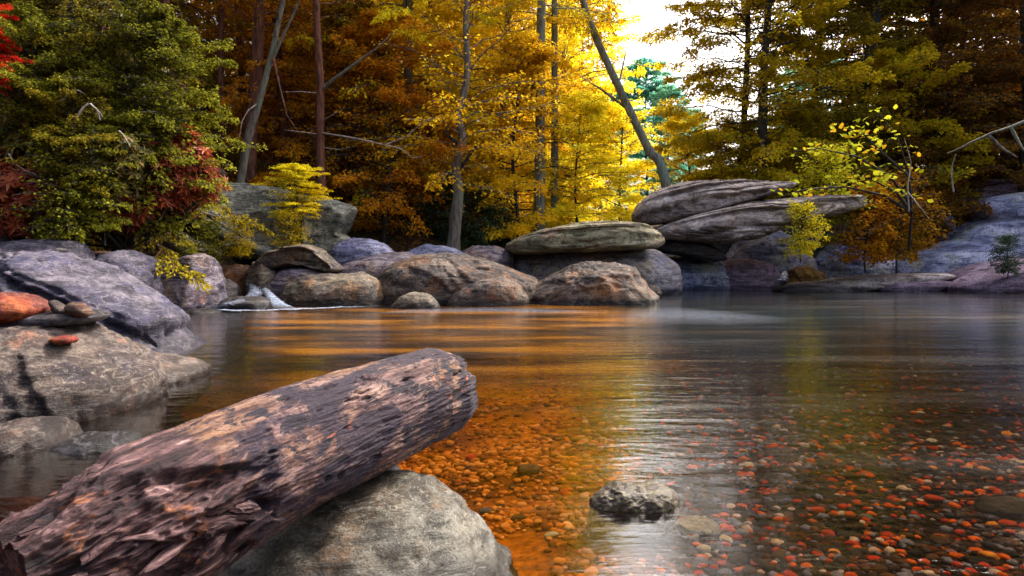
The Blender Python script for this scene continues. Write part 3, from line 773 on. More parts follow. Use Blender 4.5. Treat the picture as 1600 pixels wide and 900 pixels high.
# ------------------------------------------------------------------ the log
def build_log():
    A = P(60, 905, 1.22)
    B = P(703, 602, 2.28)
    ax = B - A
    L = np.linalg.norm(ax)
    ax = ax / L
    A = A - ax * 0.05
    L = L + 0.05
    up = np.array((0, 0, 1.0)) - ax * ax[2]
    up /= np.linalg.norm(up)
    sd_ = np.cross(ax, up)
    nu, nv = 620, 420
    u = np.linspace(0, 1, nu)
    a = np.arange(nv) * 2 * pi / nv
    U, AA = np.meshgrid(u, a, indexing='ij')
    rad = 0.146 + 0.020 * (1 - U) - 0.004 * np.sin(U * 3)
    cs, sn = np.cos(AA), np.sin(AA)
    cyl = np.stack([U * L * 3.0, cs * 1.0, sn * 1.0], -1).reshape(-1, 3)
    big = fbm(cyl * np.array((0.9, 1.1, 1.1)) + 3, 3).reshape(U.shape)
    grain = fbm(cyl * np.array((2.2, 9, 9)) + 11, 4, 0.6, ridged=True).reshape(U.shape)
    fine = fbm(cyl * np.array((6, 26, 26)), 3, 0.6).reshape(U.shape)
    pits = fbm(cyl * np.array((3.5, 5, 5)) + 40, 3, 0.6).reshape(U.shape)
    r = rad * (1 + 0.055 * big) + 0.0035 * (grain - 0.6) + 0.0012 * fine - 0.010 * sstep(0.45, 0.9, pits)
    # rotten, root-like broken lower end
    edge = 0.335 - 0.17 * sstep(0.3, 1.0, sn) + 0.03 * np.sin(AA * 3 + 0.6) + 0.05 * fbm(np.stack([cs * 1.6, sn * 1.6, cs * 0 + 2], -1).reshape(-1, 3), 3).reshape(U.shape)
    rot = sstep(0.02, -0.02, U - edge)
    chunk = fbm(cyl * np.array((2.4, 2.6, 2.6)) + 77, 3, 0.5, ridged=True).reshape(U.shape)
    chunk2 = fbm(cyl * np.array((1.6, 2.2, 2.2)) + 31, 3, 0.5).reshape(U.shape)
    r = r + rot * (-0.030 + 0.026 * (chunk - 0.5) + 0.030 * chunk2)
    lip = np.exp(-((U - edge - 0.02) / 0.02) ** 2)
    r = r + lip * 0.008 * (0.5 + chunk2)
    r = r * (1 - 0.25 * sstep(0.22, 0.0, U))
    # rounded, jagged far end
    r = r * (1 - 0.18 * sstep(0.93, 1.0, U)) * np.where(U > 0.995, 0.9, 1)
    Ue = U + sstep(0.9, 1.0, U) * 0.014 * fbm(np.stack([cs * 2.6, sn * 2.6, cs * 0], -1).reshape(-1, 3), 4, 0.7).reshape(U.shape)
    bend = 0.026 * np.sin(U * pi) - 0.008 * U
    Pn = (A + ax * (Ue * L)[..., None]) + (up * (sn * r + bend)[..., None]) + sd_ * (cs * r)[..., None]
    Vb = Pn.reshape(-1, 3)
    i = np.arange(nu - 1)[:, None] * nv
    j = np.arange(nv)[None, :]
    k = (j + 1) % nv
    Fq = np.stack([i + j, i + k, i + nv + k, i + nv + j], -1).reshape(-1, 4)
    # closing caps: rings shrinking inwards with broken relief
    VV, FF = [Vb], [Fq]
    off = len(Vb)
    for end in (0, 1):
        ring0 = Pn[0 if end == 0 else -1]
        cen = ring0.mean(0)
        prev = np.arange(nv) + (0 if end == 0 else (nu - 1) * nv)
        for q, s in enumerate((0.85, 0.65, 0.42, 0.2, 0.05)):
            rr = cen + (ring0 - cen) * s
            dep = (0.02 * s * (1 + fbm(rr * 22, 3)) - 0.03)
            rr = rr + ax * (dep * (1 if end else -1))[:, None]
            idx = np.arange(nv) + off
            kk = np.roll(np.arange(nv), -1)
            quad = np.stack([prev, prev[kk], idx[kk], idx], -1)
            FF.append(quad if end else quad[:, ::-1])
            VV.append(rr)
            prev = idx
            off += nv
    V = np.concatenate(VV)
    F = np.concatenate(FF)
    base = np.array((A[0], A[1], 0.05))
    # material
    t = NT('weathered_driftwood')
    rot_e = ( 0, 0, 0)
    # local frame stretched along the axis through three dot products
    tc = t.n('ShaderNodeTexCoord')
    def dot(vec, s):
        nd = t.n('ShaderNodeVectorMath', operation='DOT_PRODUCT')
        t.t.links.new(tc.outputs['Object'], nd.inputs[0])
        nd.inputs[1].default_value = tuple(np.array(vec) * s)
        return nd.outputs['Value']
    cmb = t.n('ShaderNodeCombineXYZ')
    t.put(cmb.inputs[0], dot(ax, 1.0)); t.put(cmb.inputs[1], dot(up, 5.0)); t.put(cmb.inputs[2], dot(sd_, 5.0))
    cm2 = t.n('ShaderNodeCombineXYZ')
    t.put(cm2.inputs[0], dot(ax, 1.0)); t.put(cm2.inputs[1], dot(up, 1.8)); t.put(cm2.inputs[2], dot(sd_, 1.8))
    v = cmb.outputs[0]
    w = cm2.outputs[0]
    g1 = t.noise(v, 7, 9, 0.72, 0.35)
    g2 = t.noise(v, 22, 6, 0.7, 0.2)
    p1 = t.noise(w, 3.6, 9, 0.74, 0.7)
    p2 = t.noise(w, 11, 7, 0.72, 0.6)
    p3 = t.noise(w, 3.0, 4, 0.6, 0.2)
    col = t.mix(t.ramp(p3, [(0.38, 0), (0.62, 1)]), (0.088, 0.050, 0.054), (0.13, 0.062, 0.028))
    col = t.mix(t.ramp(g1, [(0.5, 0.0), (0.68, 0.9)]), col, (0.27, 0.17, 0.125))
    col = t.mix(t.ramp(g2, [(0.56, 0.0), (0.7, 0.6)]), col, (0.36, 0.25, 0.22))
    col = t.mix(t.ramp(g1, [(0.40, 0.95), (0.50, 0.0)]), col, (0.030, 0.014, 0.016))
    col = t.mix(t.ramp(p2, [(0.44, 0.97), (0.49, 0.0)]), col, (0.008, 0.007, 0.013))
    col = t.mix(t.ramp(p1, [(0.455, 0.95), (0.50, 0.0)]), col, (0.014, 0.009, 0.018))
    col = t.mix(t.ramp(t.noise(w, 6.3, 6, 0.75, 0.9), [(0.64, 0.0), (0.70, 0.8)]), col, (0.42, 0.10, 0.025))
    # decayed end: darker, with pale splinters
    axl = dot(ax, 1.0)
    ed = t.math('ADD', axl, t.math('MULTIPLY', t.noise(w, 4, 5, 0.6), 0.22))
    rotf = t.ramp(t.math('SUBTRACT', ed, float((base - A) @ ax * -1)), [(0.0, 1), (1.0, 0)])
    sub = t.math('SUBTRACT', ed, float(-((base - A) @ ax)))
    rotf = t.ramp(sub, [(0.285 * L + 0.10, 1.0), (0.285 * L + 0.15, 0.0)])
    rotc = t.ramp(t.noise(v, 5, 9, 0.75, 0.8), [(0.36, (0.004, 0.003, 0.005)), (0.5, (0.03, 0.014, 0.016)), (0.6, (0.11, 0.06, 0.06)), (0.7, (0.30, 0.21, 0.20))])
    rotc = t.mix(t.ramp(p2, [(0.56, 0), (0.68, 0.6)]), rotc, (0.28, 0.10, 0.035))
    col = t.mix(rotf, col, rotc)
    h = t.math('ADD', t.math('MULTIPLY', g1, 1.0), t.math('ADD', t.math('MULTIPLY', g2, 0.5), t.math('MULTIPLY', p2, 0.8)))
    m = t.finish(t.principled(col, 0.75, 0.18, t.bump(h, 0.85, 0.012)))
    e = empty('log', base, category='log', label='thick weathered purple-brown log with a rotten splintered lower end, lying across the foreground')
    link('log_body', mk_mesh('log_body', V - base, F, mats=[m]), e)
    # loose chunks and splinters of the decayed end
    rs = np.random.RandomState(4)
    D, Fi = ico(3)
    for k in range(120):
        uu = rs.uniform(0.04, 0.34) 
        aa = rs.uniform(-0.9, 2.6) if rs.rand() < 0.5 else rs.uniform(2.2, 4.4)
        if uu > 0.33 - 0.17 * float(sstep(0.3, 1.0, np.array(sin(aa)))):
            continue
        r0 = (0.150 + 0.02 * (1 - uu)) * (1 - 0.25 * float(sstep(0.22, 0.0, uu))) - 0.022
        out = up * sin(aa) + sd_ * cos(aa)
        tang = np.cross(ax, out)
        dirv = ax + tang * rs.normal() * 0.35 + out * rs.normal() * 0.15
        dirv /= np.linalg.norm(dirv)
        tg = np.cross(out, dirv); tg /= np.linalg.norm(tg)
        ot = np.cross(dirv, tg)
        kf = np.ones(len(D)) * 9
        for _ in range(7):
            nn = rs.normal(size=3); nn /= np.linalg.norm(nn)
            dn = D @ nn
            kf = np.where(dn > 1e-3, np.minimum(kf, rs.uniform(0.45, 0.8) / np.maximum(dn, 1e-3)), kf)
        Dk = D * np.minimum(kf, 1)[:, None]
        Dk = Dk * (1 + 0.22 * fbm(D * (1, 4, 4) * 1.5 + k, 3))[:, None]
        la, lb, lc = rs.uniform(0.03, 0.10), rs.uniform(0.007, 0.020), rs.uniform(0.008, 0.018)
        c0 = A + ax * uu * L + out * r0
        Vk = (Dk[:, 0:1] * la) * dirv + (Dk[:, 1:2] * lb) * tg + (Dk[:, 2:3] * lc) * ot
        link('splinter', mk_mesh('splinter', Vk + c0 - base, Fi, mats=[m], smooth=False), e)
    return e
build_log()

# ------------------------------------------------------------------ pebbles
def pebble_verts(rs, n, lvl):
    D, F = ico(lvl)
    return D, F

def simple_stone(name, col, col2):
    t = NT(name)
    v = t.coord('Object')
    c = t.mix(t.ramp(t.noise(v, 30, 5, 0.7), [(0.35, 0), (0.65, 1)]), tuple(x * 0.95 for x in col), tuple(x * 0.95 for x in col2))
    c = t.mix(t.ramp(t.noise(v, 70, 3, 0.7), [(0.62, 0), (0.7, 0.5)]), c, tuple(min(1, x * 2 + .1) for x in col2))
    return t.finish(t.principled(c, 0.7, 0.05, t.bump(t.noise(v, 45, 5), 0.5, 0.01)))
PEB = [
    ('rust-red', simple_stone('rust_red_pebble', (0.38, 0.035, 0.012), (0.62, 0.08, 0.015)), 0.22),
    ('bright orange', simple_stone('orange_pebble', (0.55, 0.17, 0.02), (0.75, 0.30, 0.05)), 0.15),
    ('dark grey', simple_stone('dark_grey_pebble', (0.014, 0.015, 0.020), (0.036, 0.036, 0.042)), 0.26),
    ('brown', simple_stone('brown_pebble', (0.05, 0.024, 0.012), (0.10, 0.05, 0.022)), 0.18),
    ('pale cream', simple_stone('cream_pebble', (0.42, 0.36, 0.27), (0.6, 0.52, 0.42)), 0.07),
    ('blue-grey', simple_stone('blue_grey_pebble', (0.06, 0.075, 0.11), (0.12, 0.14, 0.18)), 0.12),
]
rs = np.random.RandomState(11)
def in_view_xy(rs, y0, y1, n, bias=1.0):
    y = y0 + (y1 - y0) * rs.rand(n) ** bias
    x = (rs.rand(n) * 1.64 - 0.80) * y
    return x, y
def allowed(x, y):
    # keep clear of the speckled boulder, the mossy stone, the left boulders
    ok = ~((x > -1.35) & (x < 0.12) & (y < 2.55)) 
    ok &= ~(((x - 0.43) / 0.2) ** 2 + ((y - 2.38) / 0.17) ** 2 < 1)
    ok &= (x > -0.45 * y)
    return ok
peb_meshes = []
for k in range(10):
    D, F = ico(3)
    sc3 = np.array((1, rs.uniform(0.65, 0.95), rs.uniform(0.35, 0.6)))
    Vp = D * (1 + 0.16 * fbm(D * 1.1 + k * 9, 2)[:, None] + 0.05 * fbm(D * 3 + k * 9, 2)[:, None]) * sc3
    shp = 'flat' if sc3[2] < 0.44 else 'oblong' if sc3[1] < 0.77 else 'rounded'
    peb_meshes.append((mk_mesh('pebble', Vp, F, mats=[PEB[0][1]]), Vp[:, 2].min(), shp))
count = 0
wts = np.array([p[2] for p in PEB]); wts /= wts.sum()
while count < 290:
    x, y = in_view_xy(rs, 1.72, 4.6, 1, 1.6)
    if not allowed(x, y)[0]:
        continue
    x, y = float(x[0]), float(y[0])
    ci = rs.choice(len(PEB), p=wts)
    if x < 0.25 * y * 0.6:
        ci = rs.choice(len(PEB), p=[0.1, 0.4, 0.08, 0.3, 0.1, 0.02])
    s = rs.uniform(0.012, 0.030) * (0.8 + 0.12 * y)
    me, zmin, shp = peb_meshes[rs.randint(10)]
    z = float(bed_z(np.array([x]), np.array([y]))[0]) - zmin * s * 0.5
    if z + s * 0.5 > -0.015:
        z = -0.015 - s * 0.5
    cname = PEB[ci][0]
    px = 800 + x / y * FPX
    if px < 900:
        where = 'on the amber bed beside the speckled boulder' if y < 3.0 else 'on the amber bed beyond the log'
    elif px < 1130:
        where = 'on the bed just beyond the dark mossy stone' if y > 2.4 else 'on the bed between the dark mossy stone and the bottom edge'
    elif px < 1380:
        where = 'among the gravel right of the dark mossy stone' if y < 2.7 else 'among the gravel right of the bright sky reflection'
    else:
        where = 'in the bottom right corner of the pool' if y < 2.3 else 'nearest the dark ringed stone' if y < 2.9 else 'among the gravel towards the right edge' if y < 3.6 else 'far out beneath the right shore reflections'
    where = where.replace(' between the dark mossy stone and the bottom edge', ' nearer than the dark mossy stone')
    big = 'large ' if s > 0.028 else 'small ' if s < 0.020 else ''
    o = link('pebble', me, None, (x, y, z), label=f'{big}{shp} {cname} pebble under water {where}'.replace('bright orange', 'orange'), category='pebble',
             group='pebbles on the near stream bed')
    o.scale = (s, s, s)
    o.rotation_euler = (rs.uniform(-.25, .25), rs.uniform(-.25, .25), rs.uniform(0, 6.28))
    o.material_slots[0].link = 'OBJECT'
    o.material_slots[0].material = PEB[ci][1]
    count += 1

# named stones under water
def sunk(label, px, py, sx, sy, matname, hgt=0.4, seed=0):
    # place on the bed along the sight line
    y = 2.0
    for _ in range(20):
        p = P(px, py, y)
        zb = float(bed_z(np.array([p[0]]), np.array([y]))[0]) + 0.02
        y = (CAM_H - zb) / (CAM_H - p[2]) * y
    D, F = ico(4)
    Vp = D * (1 + 0.12 * fbm(D * 1.3 + seed, 3)[:, None]) * np.array((sx, sy, sx * hgt))
    p = P(px, py, y)
    z0 = float(bed_z(np.array([p[0]]), np.array([y]))[0])
    link('stone', mk_mesh('stone', Vp + (0, 0, sx * hgt * 0.6), F, mats=[M[matname]]), None, (p[0], y, min(z0, -0.02 - sx * hgt * 1.4)), label=label, category='stone')
sunk('pale oval stone with orange spots lying under water right of the dark mossy stone', 1088, 822, 0.085, 0.075, 'white', 0.35, 3)
sunk('orange and white stone under water on the amber bed right of the log', 826, 734, 0.06, 0.05, 'orange', 0.5, 8)
sunk('dark ringed stone under water near the right edge, amid swirling reflections', 1570, 796, 0.11, 0.08, 'dark', 0.4, 5)

# the remaining thousands of pebbles: one joined mass
t = NT('gravel_mass')
gg = t.n('ShaderNodeNewGeometry')
stops = [(0.0, (0.010, 0.011, 0.016)), (0.34, (0.030, 0.022, 0.020)), (0.50, (0.065, 0.030, 0.014)), (0.63, (0.30, 0.026, 0.008)), (0.71, (0.44, 0.09, 0.010)), (0.78, (0.10, 0.12, 0.18)), (0.90, (0.022, 0.022, 0.026)), (0.96, (0.36, 0.32, 0.27))]
c = t.ramp(gg.outputs['Random Per Island'], stops, 'CONSTANT')
c = t.mix(t.ramp(t.noise(t.pos(), 60, 4, 0.7), [(0.35, 0.5), (0.6, 0)]), c, (0.02, 0.014, 0.01))
gsx = t.n('ShaderNodeSeparateXYZ')
t.put(gsx.inputs[0], t.pos())
side = t.math('ADD', t.math('SUBTRACT', gsx.outputs[0], t.math('MULTIPLY', gsx.outputs[1], 0.10)), t.math('MULTIPLY', t.noise(t.pos(), 1.1, 3), 0.8))
amb = t.ramp(gg.outputs['Random Per Island'], [(0.0, (0.10, 0.035, 0.006)), (0.4, (0.28, 0.10, 0.01)), (0.7, (0.45, 0.18, 0.02)), (1.0, (0.6, 0.3, 0.06))])
c = t.mix(t.math('MULTIPLY', t.ramp(side, [(0.15, 1), (0.75, 0)]), 0.9), c, amb)
c = t.mix(1.0, c, (1.5, 1.25, 1.3), 'MULTIPLY')
M_GRAVEL = t.finish(t.principled(c, 0.75, 0.04))
def gravel(n, y0, y1, bias, lvl, smin, smax):
    x, y = in_view_xy(rs, y0, y1, n, bias)
    ok = allowed(x, y)
    x, y = x[ok], y[ok]
    n = len(x)
    D, F = ico(lvl)
    s = smin + (smax - smin) * rs.rand(n) ** 1.8
    an = rs.rand(n) * 6.28
    sc3 = np.stack([s, s * rs.uniform(0.6, 1, n), s * rs.uniform(0.35, 0.65, n)], 1)
    Dn = D[None] * sc3[:, None, :] * (1 + 0.10 * rs.normal(size=(n, len(D), 1)))
    X = Dn[..., 0] * np.cos(an)[:, None] - Dn[..., 1] * np.sin(an)[:, None] + x[:, None]
    Y = Dn[..., 0] * np.sin(an)[:, None] + Dn[..., 1] * np.cos(an)[:, None] + y[:, None]
    zb = bed_z(x, y) + sc3[:, 2] * 0.3
    Z = Dn[..., 2] + zb[:, None]
    V = np.stack([X, Y, Z], -1).reshape(-1, 3)
    FF = (F[None] + (np.arange(n) * len(D))[:, None, None]).reshape(-1, 3)
    return V, FF
V1, F1 = gravel(11000, 1.65, 4.2, 1.2, 2, 0.009, 0.026)
V2, F2 = gravel(14000, 3.4, 13.0, 1.7, 1, 0.012, 0.036)
link('gravel', mk_mesh('gravel', np.concatenate([V1, V2]), np.concatenate([F1, F2 + len(V1)]), mats=[M_GRAVEL]), kind='stuff')

# ------------------------------------------------------------------ white water
t = NT('silky_white_water')
v = t.coord('UV', (1, 1, 1))
vv = t.pos((1, 1, 1))
d = t.n('ShaderNodeBsdfDiffuse'); d.inputs['Color'].default_value = (0.46, 0.54, 0.72, 1)
g_ = t.n('ShaderNodeBsdfGlossy'); g_.inputs['Roughness'].default_value = 0.3
trn = t.n('ShaderNodeBsdfTransparent')
m1 = t.n('ShaderNodeMixShader'); m1.inputs[0].default_value = 0.25
t.t.links.new(d.outputs[0], m1.inputs[1]); t.t.links.new(g_.outputs[0], m1.inputs[2])
at = t.n('ShaderNodeAttribute'); at.attribute_name = 'foam'
nz = t.noise(t.pos((2.5, 9, 2.5)), 6, 4, 0.6)
fac = t.math('MULTIPLY', at.outputs['Fac'], t.ramp(nz, [(0.38, 0.15), (0.62, 0.95)]))
m2 = t.n('ShaderNodeMixShader')
t.put(m2.inputs[0], fac)
t.t.links.new(trn.outputs[0], m2.inputs[1]); t.t.links.new(m1.outputs[0], m2.inputs[2])
M_FOAM = t.finish(m2.outputs[0])
def ribbon(name, path, widths, wdir, strength, bulge=0.03):
    """flowing sheet along path (world pts); soft edges"""
    path = np.array(path, float)
    n = 40
    tt = np.linspace(0, len(path) - 1, n)
    idx = np.arange(len(path))
    C = np.stack([np.interp(tt, idx, path[:, k]) for k in range(3)], 1)
    k5 = np.ones(5) / 5
    for a in range(3):
        C[2:-2, a] = np.convolve(C[:, a], k5, 'valid')
    W = np.interp(tt, idx, widths)
    St = np.interp(tt, idx, strength)
    m = 13
    s = np.linspace(-1, 1, m)
    wd = np.array(wdir, float); wd /= np.linalg.norm(wd)
    V = C[:, None, :] + wd * (W[:, None] * s[None, :])[..., None]
    V[..., 2] += bulge * (1 - s[None] ** 2) + (0.002 if name == 'riffle' else 0.012) * fbm(V.reshape(-1, 3) * 6, 3).reshape(n, m)
    i = np.arange(n - 1)[:, None] * m + np.arange(m - 1)[None, :]
    F = np.stack([i, i + 1, i + m + 1, i + m], -1).reshape(-1, 4)
    foam = (St[:, None] * (1 - np.abs(s[None, :]) ** (1.2 if name == 'riffle' else 2.5))).ravel()
    me = mk_mesh(name, V.reshape(-1, 3), F, mats=[M_FOAM])
    atb = me.attributes.new('foam', 'FLOAT', 'POINT')
    atb.data.foreach_set('value', foam.astype(np.float32))
    return link(name, me, kind='structure')
def flat(px, py, z=0.02):
    Y = (CAM_H - z) / ((py - 400) / FPX)
    p = P(px, py, Y)
    return (p[0], p[1], z)
ribbon('cascade', [P(384, 440, 12.9), P(398, 448, 12.6), P(400, 460, 12.2), P(384, 468, 11.6), P(352, 478, 11.1), flat(330, 484)], [0.06, 0.10, 0.14, 0.12, 0.14, 0.14], (1, 0.3, 0), [0.3, 0.6, 0.6, 0.3, 0.35, 0.2])
ribbon('cascade', [P(414, 452, 12.4), P(424, 464, 12.1), P(436, 476, 11.7), flat(452, 484)], [0.08, 0.10, 0.14, 0.2], (1, 0.2, 0), [0.4, 0.9, 0.9, 0.2])
ribbon('cascade', [P(1226, 424, 18.6), P(1224, 434, 18.4), P(1218, 440, 18.2), flat(1208, 446)], [0.10, 0.16, 0.22, 0.4], (1, 0.1, 0), [0.4, 1, 1, 0.2])
ribbon('cascade', [P(1130, 430, 18.2), P(1136, 436, 18.0), flat(1142, 446)], [0.10, 0.16, 0.3], (1, 0.1, 0), [0.4, 0.9, 0.3])
ribbon('foam_line', [flat(282, 486), flat(330, 484), flat(400, 485.5), flat(460, 483), flat(540, 480), flat(600, 478)], [0.08, 0.16, 0.14, 0.2, 0.16, 0.06], (0, 1, 0), [0.2, 0.75, 0.6, 0.8, 0.5, 0.0], 0.005)
ribbon('foam_line', [flat(1034, 449), flat(1080, 447.5), flat(1140, 447), flat(1200, 446), flat(1240, 447)], [0.1, 0.3, 0.35, 0.3, 0.1], (0, 1, 0), [0.2, 0.9, 0.9, 0.7, 0.0], 0.005)

ribbon('riffle', [flat(960, 500), flat(1020, 494), flat(1090, 492), flat(1160, 494), flat(1230, 497)], [0.5, 1.3, 1.7, 1.2, 0.5], (0, 1, 0), [0.0, 0.10, 0.15, 0.10, 0.0], 0.003)
ribbon('riffle', [flat(560, 492), flat(640, 486), flat(760, 484), flat(860, 486), flat(960, 489)], [0.2, 0.5, 0.6, 0.6, 0.2], (0, 1, 0), [0.0, 0.16, 0.2, 0.16, 0.0], 0.003)
# ------------------------------------------------------------------ foliage
def leaves_mesh_arrays(rs, C, A, Nrm, Ls, Ws, bend=0.15):
    """rhombic, slightly folded leaves at C pointing along A"""
    A = A / (np.linalg.norm(A, axis=1)[:, None] + 1e-9)
    W = np.cross(Nrm, A)
    W /= np.linalg.norm(W, axis=1)[:, None] + 1e-9
    Nn = np.cross(A, W)
    Ls = Ls[:, None]; Ws = Ws[:, None]
    v0 = C
    v1 = C + A * Ls * 0.45 + W * Ws * 0.5 + Nn * Ls * bend * 0.5
    v2 = C + A * Ls - Nn * Ls * bend
    v3 = C + A * Ls * 0.45 - W * Ws * 0.5 + Nn * Ls * bend * 0.5
    V = np.stack([v0, v1, v2, v3], 1).reshape(-1, 3)
    F = np.arange(len(V)).reshape(-1, 4)
    return V, F

def norm_rows(a):
    return a / (np.linalg.norm(a, axis=-1, keepdims=True) + 1e-9)

def gen_crown(seed, path, h0, h1, prof, n_limbs, twigs, nleaf, L, W, up0=0.5, up1=0.9, droop=0.35, spray=0.5, tilt=0.75, limb_r=0.008, zj=0.05, clump=0.25):
    """limbs -> twigs -> flat leaf sprays. returns (leaf V,F), (limb V,F)"""
    rs = np.random.RandomState(seed)
    tubesL, TO, TD, TL = [], [], [], []
    for i in range(n_limbs):
        tt = (i + rs.rand()) / n_limbs
        h = h0 + (h1 - h0) * tt
        az = i * 2.39996 + rs.normal() * 0.4
        R = prof(tt) * rs.uniform(0.65, 1.12)
        if R < 0.2:
            continue
        el = up0 + (up1 - up0) * tt + rs.normal() * 0.12
        out = np.array((cos(az), sin(az), 0))
        s = np.linspace(0, 1, 8)[:, None]
        st = np.array(path(h))
        wob = np.cumsum(rs.normal(size=(8, 3)) * 0.035 * R, 0) * (1, 1, 0.5)
        wob[0] = 0
        pts = st + out * R * s + np.array((0, 0, 1)) * (el * R * s - droop * R * s ** 2) + wob
        tubesL.append((pts, limb_r * R * (1.05 - s[:, 0]) + 0.004))
        for j in range(twigs):
            q = 0.18 + 0.82 * (j + rs.rand()) / twigs
            k = q * 7
            a = int(min(k, 6)); f = k - a
            o = pts[a] * (1 - f) + pts[a + 1] * f
            tang = norm_rows(pts[a + 1] - pts[a])
            side = 1 if j % 2 else -1
            perp = np.array((-tang[1], tang[0], 0)) * side
            d = tang * rs.uniform(0.3, 0.9) + perp * rs.uniform(0.5, 1.0) + np.array((0, 0, rs.normal() * 0.2 - 0.05))
            if j == twigs - 1:
                d = tang
            d = norm_rows(d)
            tl = spray * rs.uniform(0.6, 1.3) * (1.25 - 0.55 * q)
            TO.append(o); TD.append(d); TL.append(tl)
            tubesL.append((np.stack([o, o + d * tl * 0.9 + (0, 0, -0.04 * tl)]), np.array((0.007, 0.003))))
    TO, TD, TL = np.array(TO), np.array(TD), np.array(TL)
    n = len(TO)
    # some twigs denser than others: light and dark clumps, gaps
    dens = np.clip(0.5 + clump * 4 * fbm(TO * 0.45 + seed, 2), 0.05, 1.0)
    keep = rs.rand(n, nleaf) < dens[:, None]
    u = rs.rand(n, nleaf) ** 0.8
    lat = norm_rows(np.cross(TD, (0, 0, 1.0)))
    side = np.where(rs.rand(n, nleaf) < 0.5, -1.0, 1.0)
    latd = rs.rand(n, nleaf) * 0.5 * (1.1 - 0.6 * u)
    C = TO[:, None, :] + TD[:, None, :] * (TL[:, None] * u)[..., None] + lat[:, None, :] * (side * latd * TL[:, None])[..., None]
    C = C + rs.normal(size=C.shape) * (0.02, 0.02, zj)
    C[..., 2] -= 0.12 * TL[:, None] * u ** 2 + 0.15 * latd * TL[:, None]
    A = TD[:, None, :] * 0.7 + lat[:, None, :] * (side * 0.8)[..., None] + rs.normal(size=C.shape) * 0.3
    A[..., 2] -= 0.25
    Nrm = np.array((0, 0, 1.0)) + rs.normal(size=C.shape) * tilt
    C, A, Nrm = C[keep], A[keep], Nrm[keep]
    m = len(C)
    Ls = L * rs.uniform(0.65, 1.25, m)
    Ws = W * rs.uniform(0.7, 1.2, m)
    return leaves_mesh_arrays(rs, C, A, Nrm, Ls, Ws), tubes(tubesL, 4)

def trunk_arrays(path, h0, h1, r0, r1, seed=0, sides=14, flare=1.5):
    n = 26
    hs = np.linspace(h0, h1, n)
    pts = np.array([path(h) for h in hs])
    tt = (hs - h0) / (h1 - h0)
    rad = r0 + (r1 - r0) * tt + (flare - 1) * r0 * np.exp(-(hs - h0) / 0.35)
    V, F = tubes([(pts, rad)], sides)
    c = np.repeat(pts, sides, 0)
    d = V - c
    V = c + d * (1 + 0.16 * fbm(V * np.array((4, 4, 0.8)) + seed, 3))[:, None]
    return V, F

B_GREY = bark_mat('grey_bark', (0.06, 0.05, 0.045), (0.20, 0.17, 0.14), (0.16, 0.18, 0.13))
B_RED = bark_mat('red_brown_bark', (0.05, 0.02, 0.013), (0.19, 0.08, 0.05))
B_DARK = bark_mat('dark_bark', (0.012, 0.010, 0.010), (0.06, 0.05, 0.045), (0.05, 0.07, 0.07))
B_TEAL = bark_mat('pale_pine_bark', (0.07, 0.07, 0.06), (0.24, 0.24, 0.20), (0.15, 0.20, 0.17))
B_DEAD = bark_mat('bleached_dead_wood', (0.16, 0.13, 0.11), (0.45, 0.40, 0.36))

LM = {
    'gold': leaf_mat('golden_leaves', [(0.44, 0.20, 0.008), (0.68, 0.40, 0.012), (0.82, 0.56, 0.02), (0.84, 0.70, 0.04)], 0.55),
    'yellow': leaf_mat('bright_yellow_leaves', [(0.66, 0.42, 0.01), (0.84, 0.64, 0.015), (0.90, 0.78, 0.03), (0.76, 0.80, 0.06)], 0.55),
    'orange': leaf_mat('rusty_orange_leaves', [(0.28, 0.09, 0.006), (0.50, 0.19, 0.010), (0.66, 0.31, 0.014), (0.74, 0.46, 0.02)], 0.5),
    'brown': leaf_mat('russet_brown_leaves', [(0.12, 0.05, 0.008), (0.26, 0.11, 0.010), (0.40, 0.20, 0.014), (0.44, 0.30, 0.03)], 0.45),
    'olive': leaf_mat('olive_green_leaves', [(0.03, 0.025, 0.008), (0.13, 0.10, 0.010), (0.30, 0.24, 0.018), (0.52, 0.42, 0.03)], 0.45),
    'green': leaf_mat('fresh_green_leaves', [(0.02, 0.022, 0.008), (0.10, 0.10, 0.010), (0.24, 0.24, 0.02), (0.48, 0.44, 0.04)], 0.42),
    'oliveorange': leaf_mat('olive_and_amber_leaves', [(0.17, 0.18, 0.012), (0.40, 0.32, 0.012), (0.62, 0.42, 0.015), (0.48, 0.54, 0.03)], 0.45),
    'darkmix': leaf_mat('dark_russet_leaves', [(0.04, 0.035, 0.012), (0.12, 0.06, 0.012), (0.28, 0.12, 0.018), (0.13, 0.13, 0.02)], 0.35),
    'rhodo': leaf_mat('rhododendron_leaves', [(0.025, 0.03, 0.010), (0.08, 0.08, 0.016), (0.20, 0.15, 0.03), (0.30, 0.10, 0.04)], 0.25, 0.25),
    'redrhodo': leaf_mat('reddened_rhododendron_leaves', [(0.05, 0.018, 0.010), (0.20, 0.035, 0.016), (0.40, 0.08, 0.03), (0.22, 0.14, 0.03)], 0.25, 0.25),
    'red': leaf_mat('scarlet_leaves', [(0.40, 0.01, 0.008), (0.62, 0.02, 0.01), (0.75, 0.05, 0.02)], 0.45),
    'teal': leaf_mat('haze_tinted_distant_leaves', [(0.06, 0.30, 0.24), (0.12, 0.46, 0.36), (0.28, 0.60, 0.44), (0.44, 0.66, 0.40)], 0.4),  # aerial haze mixed into the leaf colour, so far crowns turn blue-green
    'yellowgreen': leaf_mat('yellow_green_broad_leaves', [(0.34, 0.30, 0.01), (0.52, 0.50, 0.015), (0.70, 0.66, 0.03), (0.74, 0.56, 0.03)], 0.5),
    'darkgreen': leaf_mat('dark_green_laurel_leaves', [(0.012, 0.03, 0.012), (0.03, 0.06, 0.02), (0.05, 0.09, 0.03)], 0.25, 0.3),
}

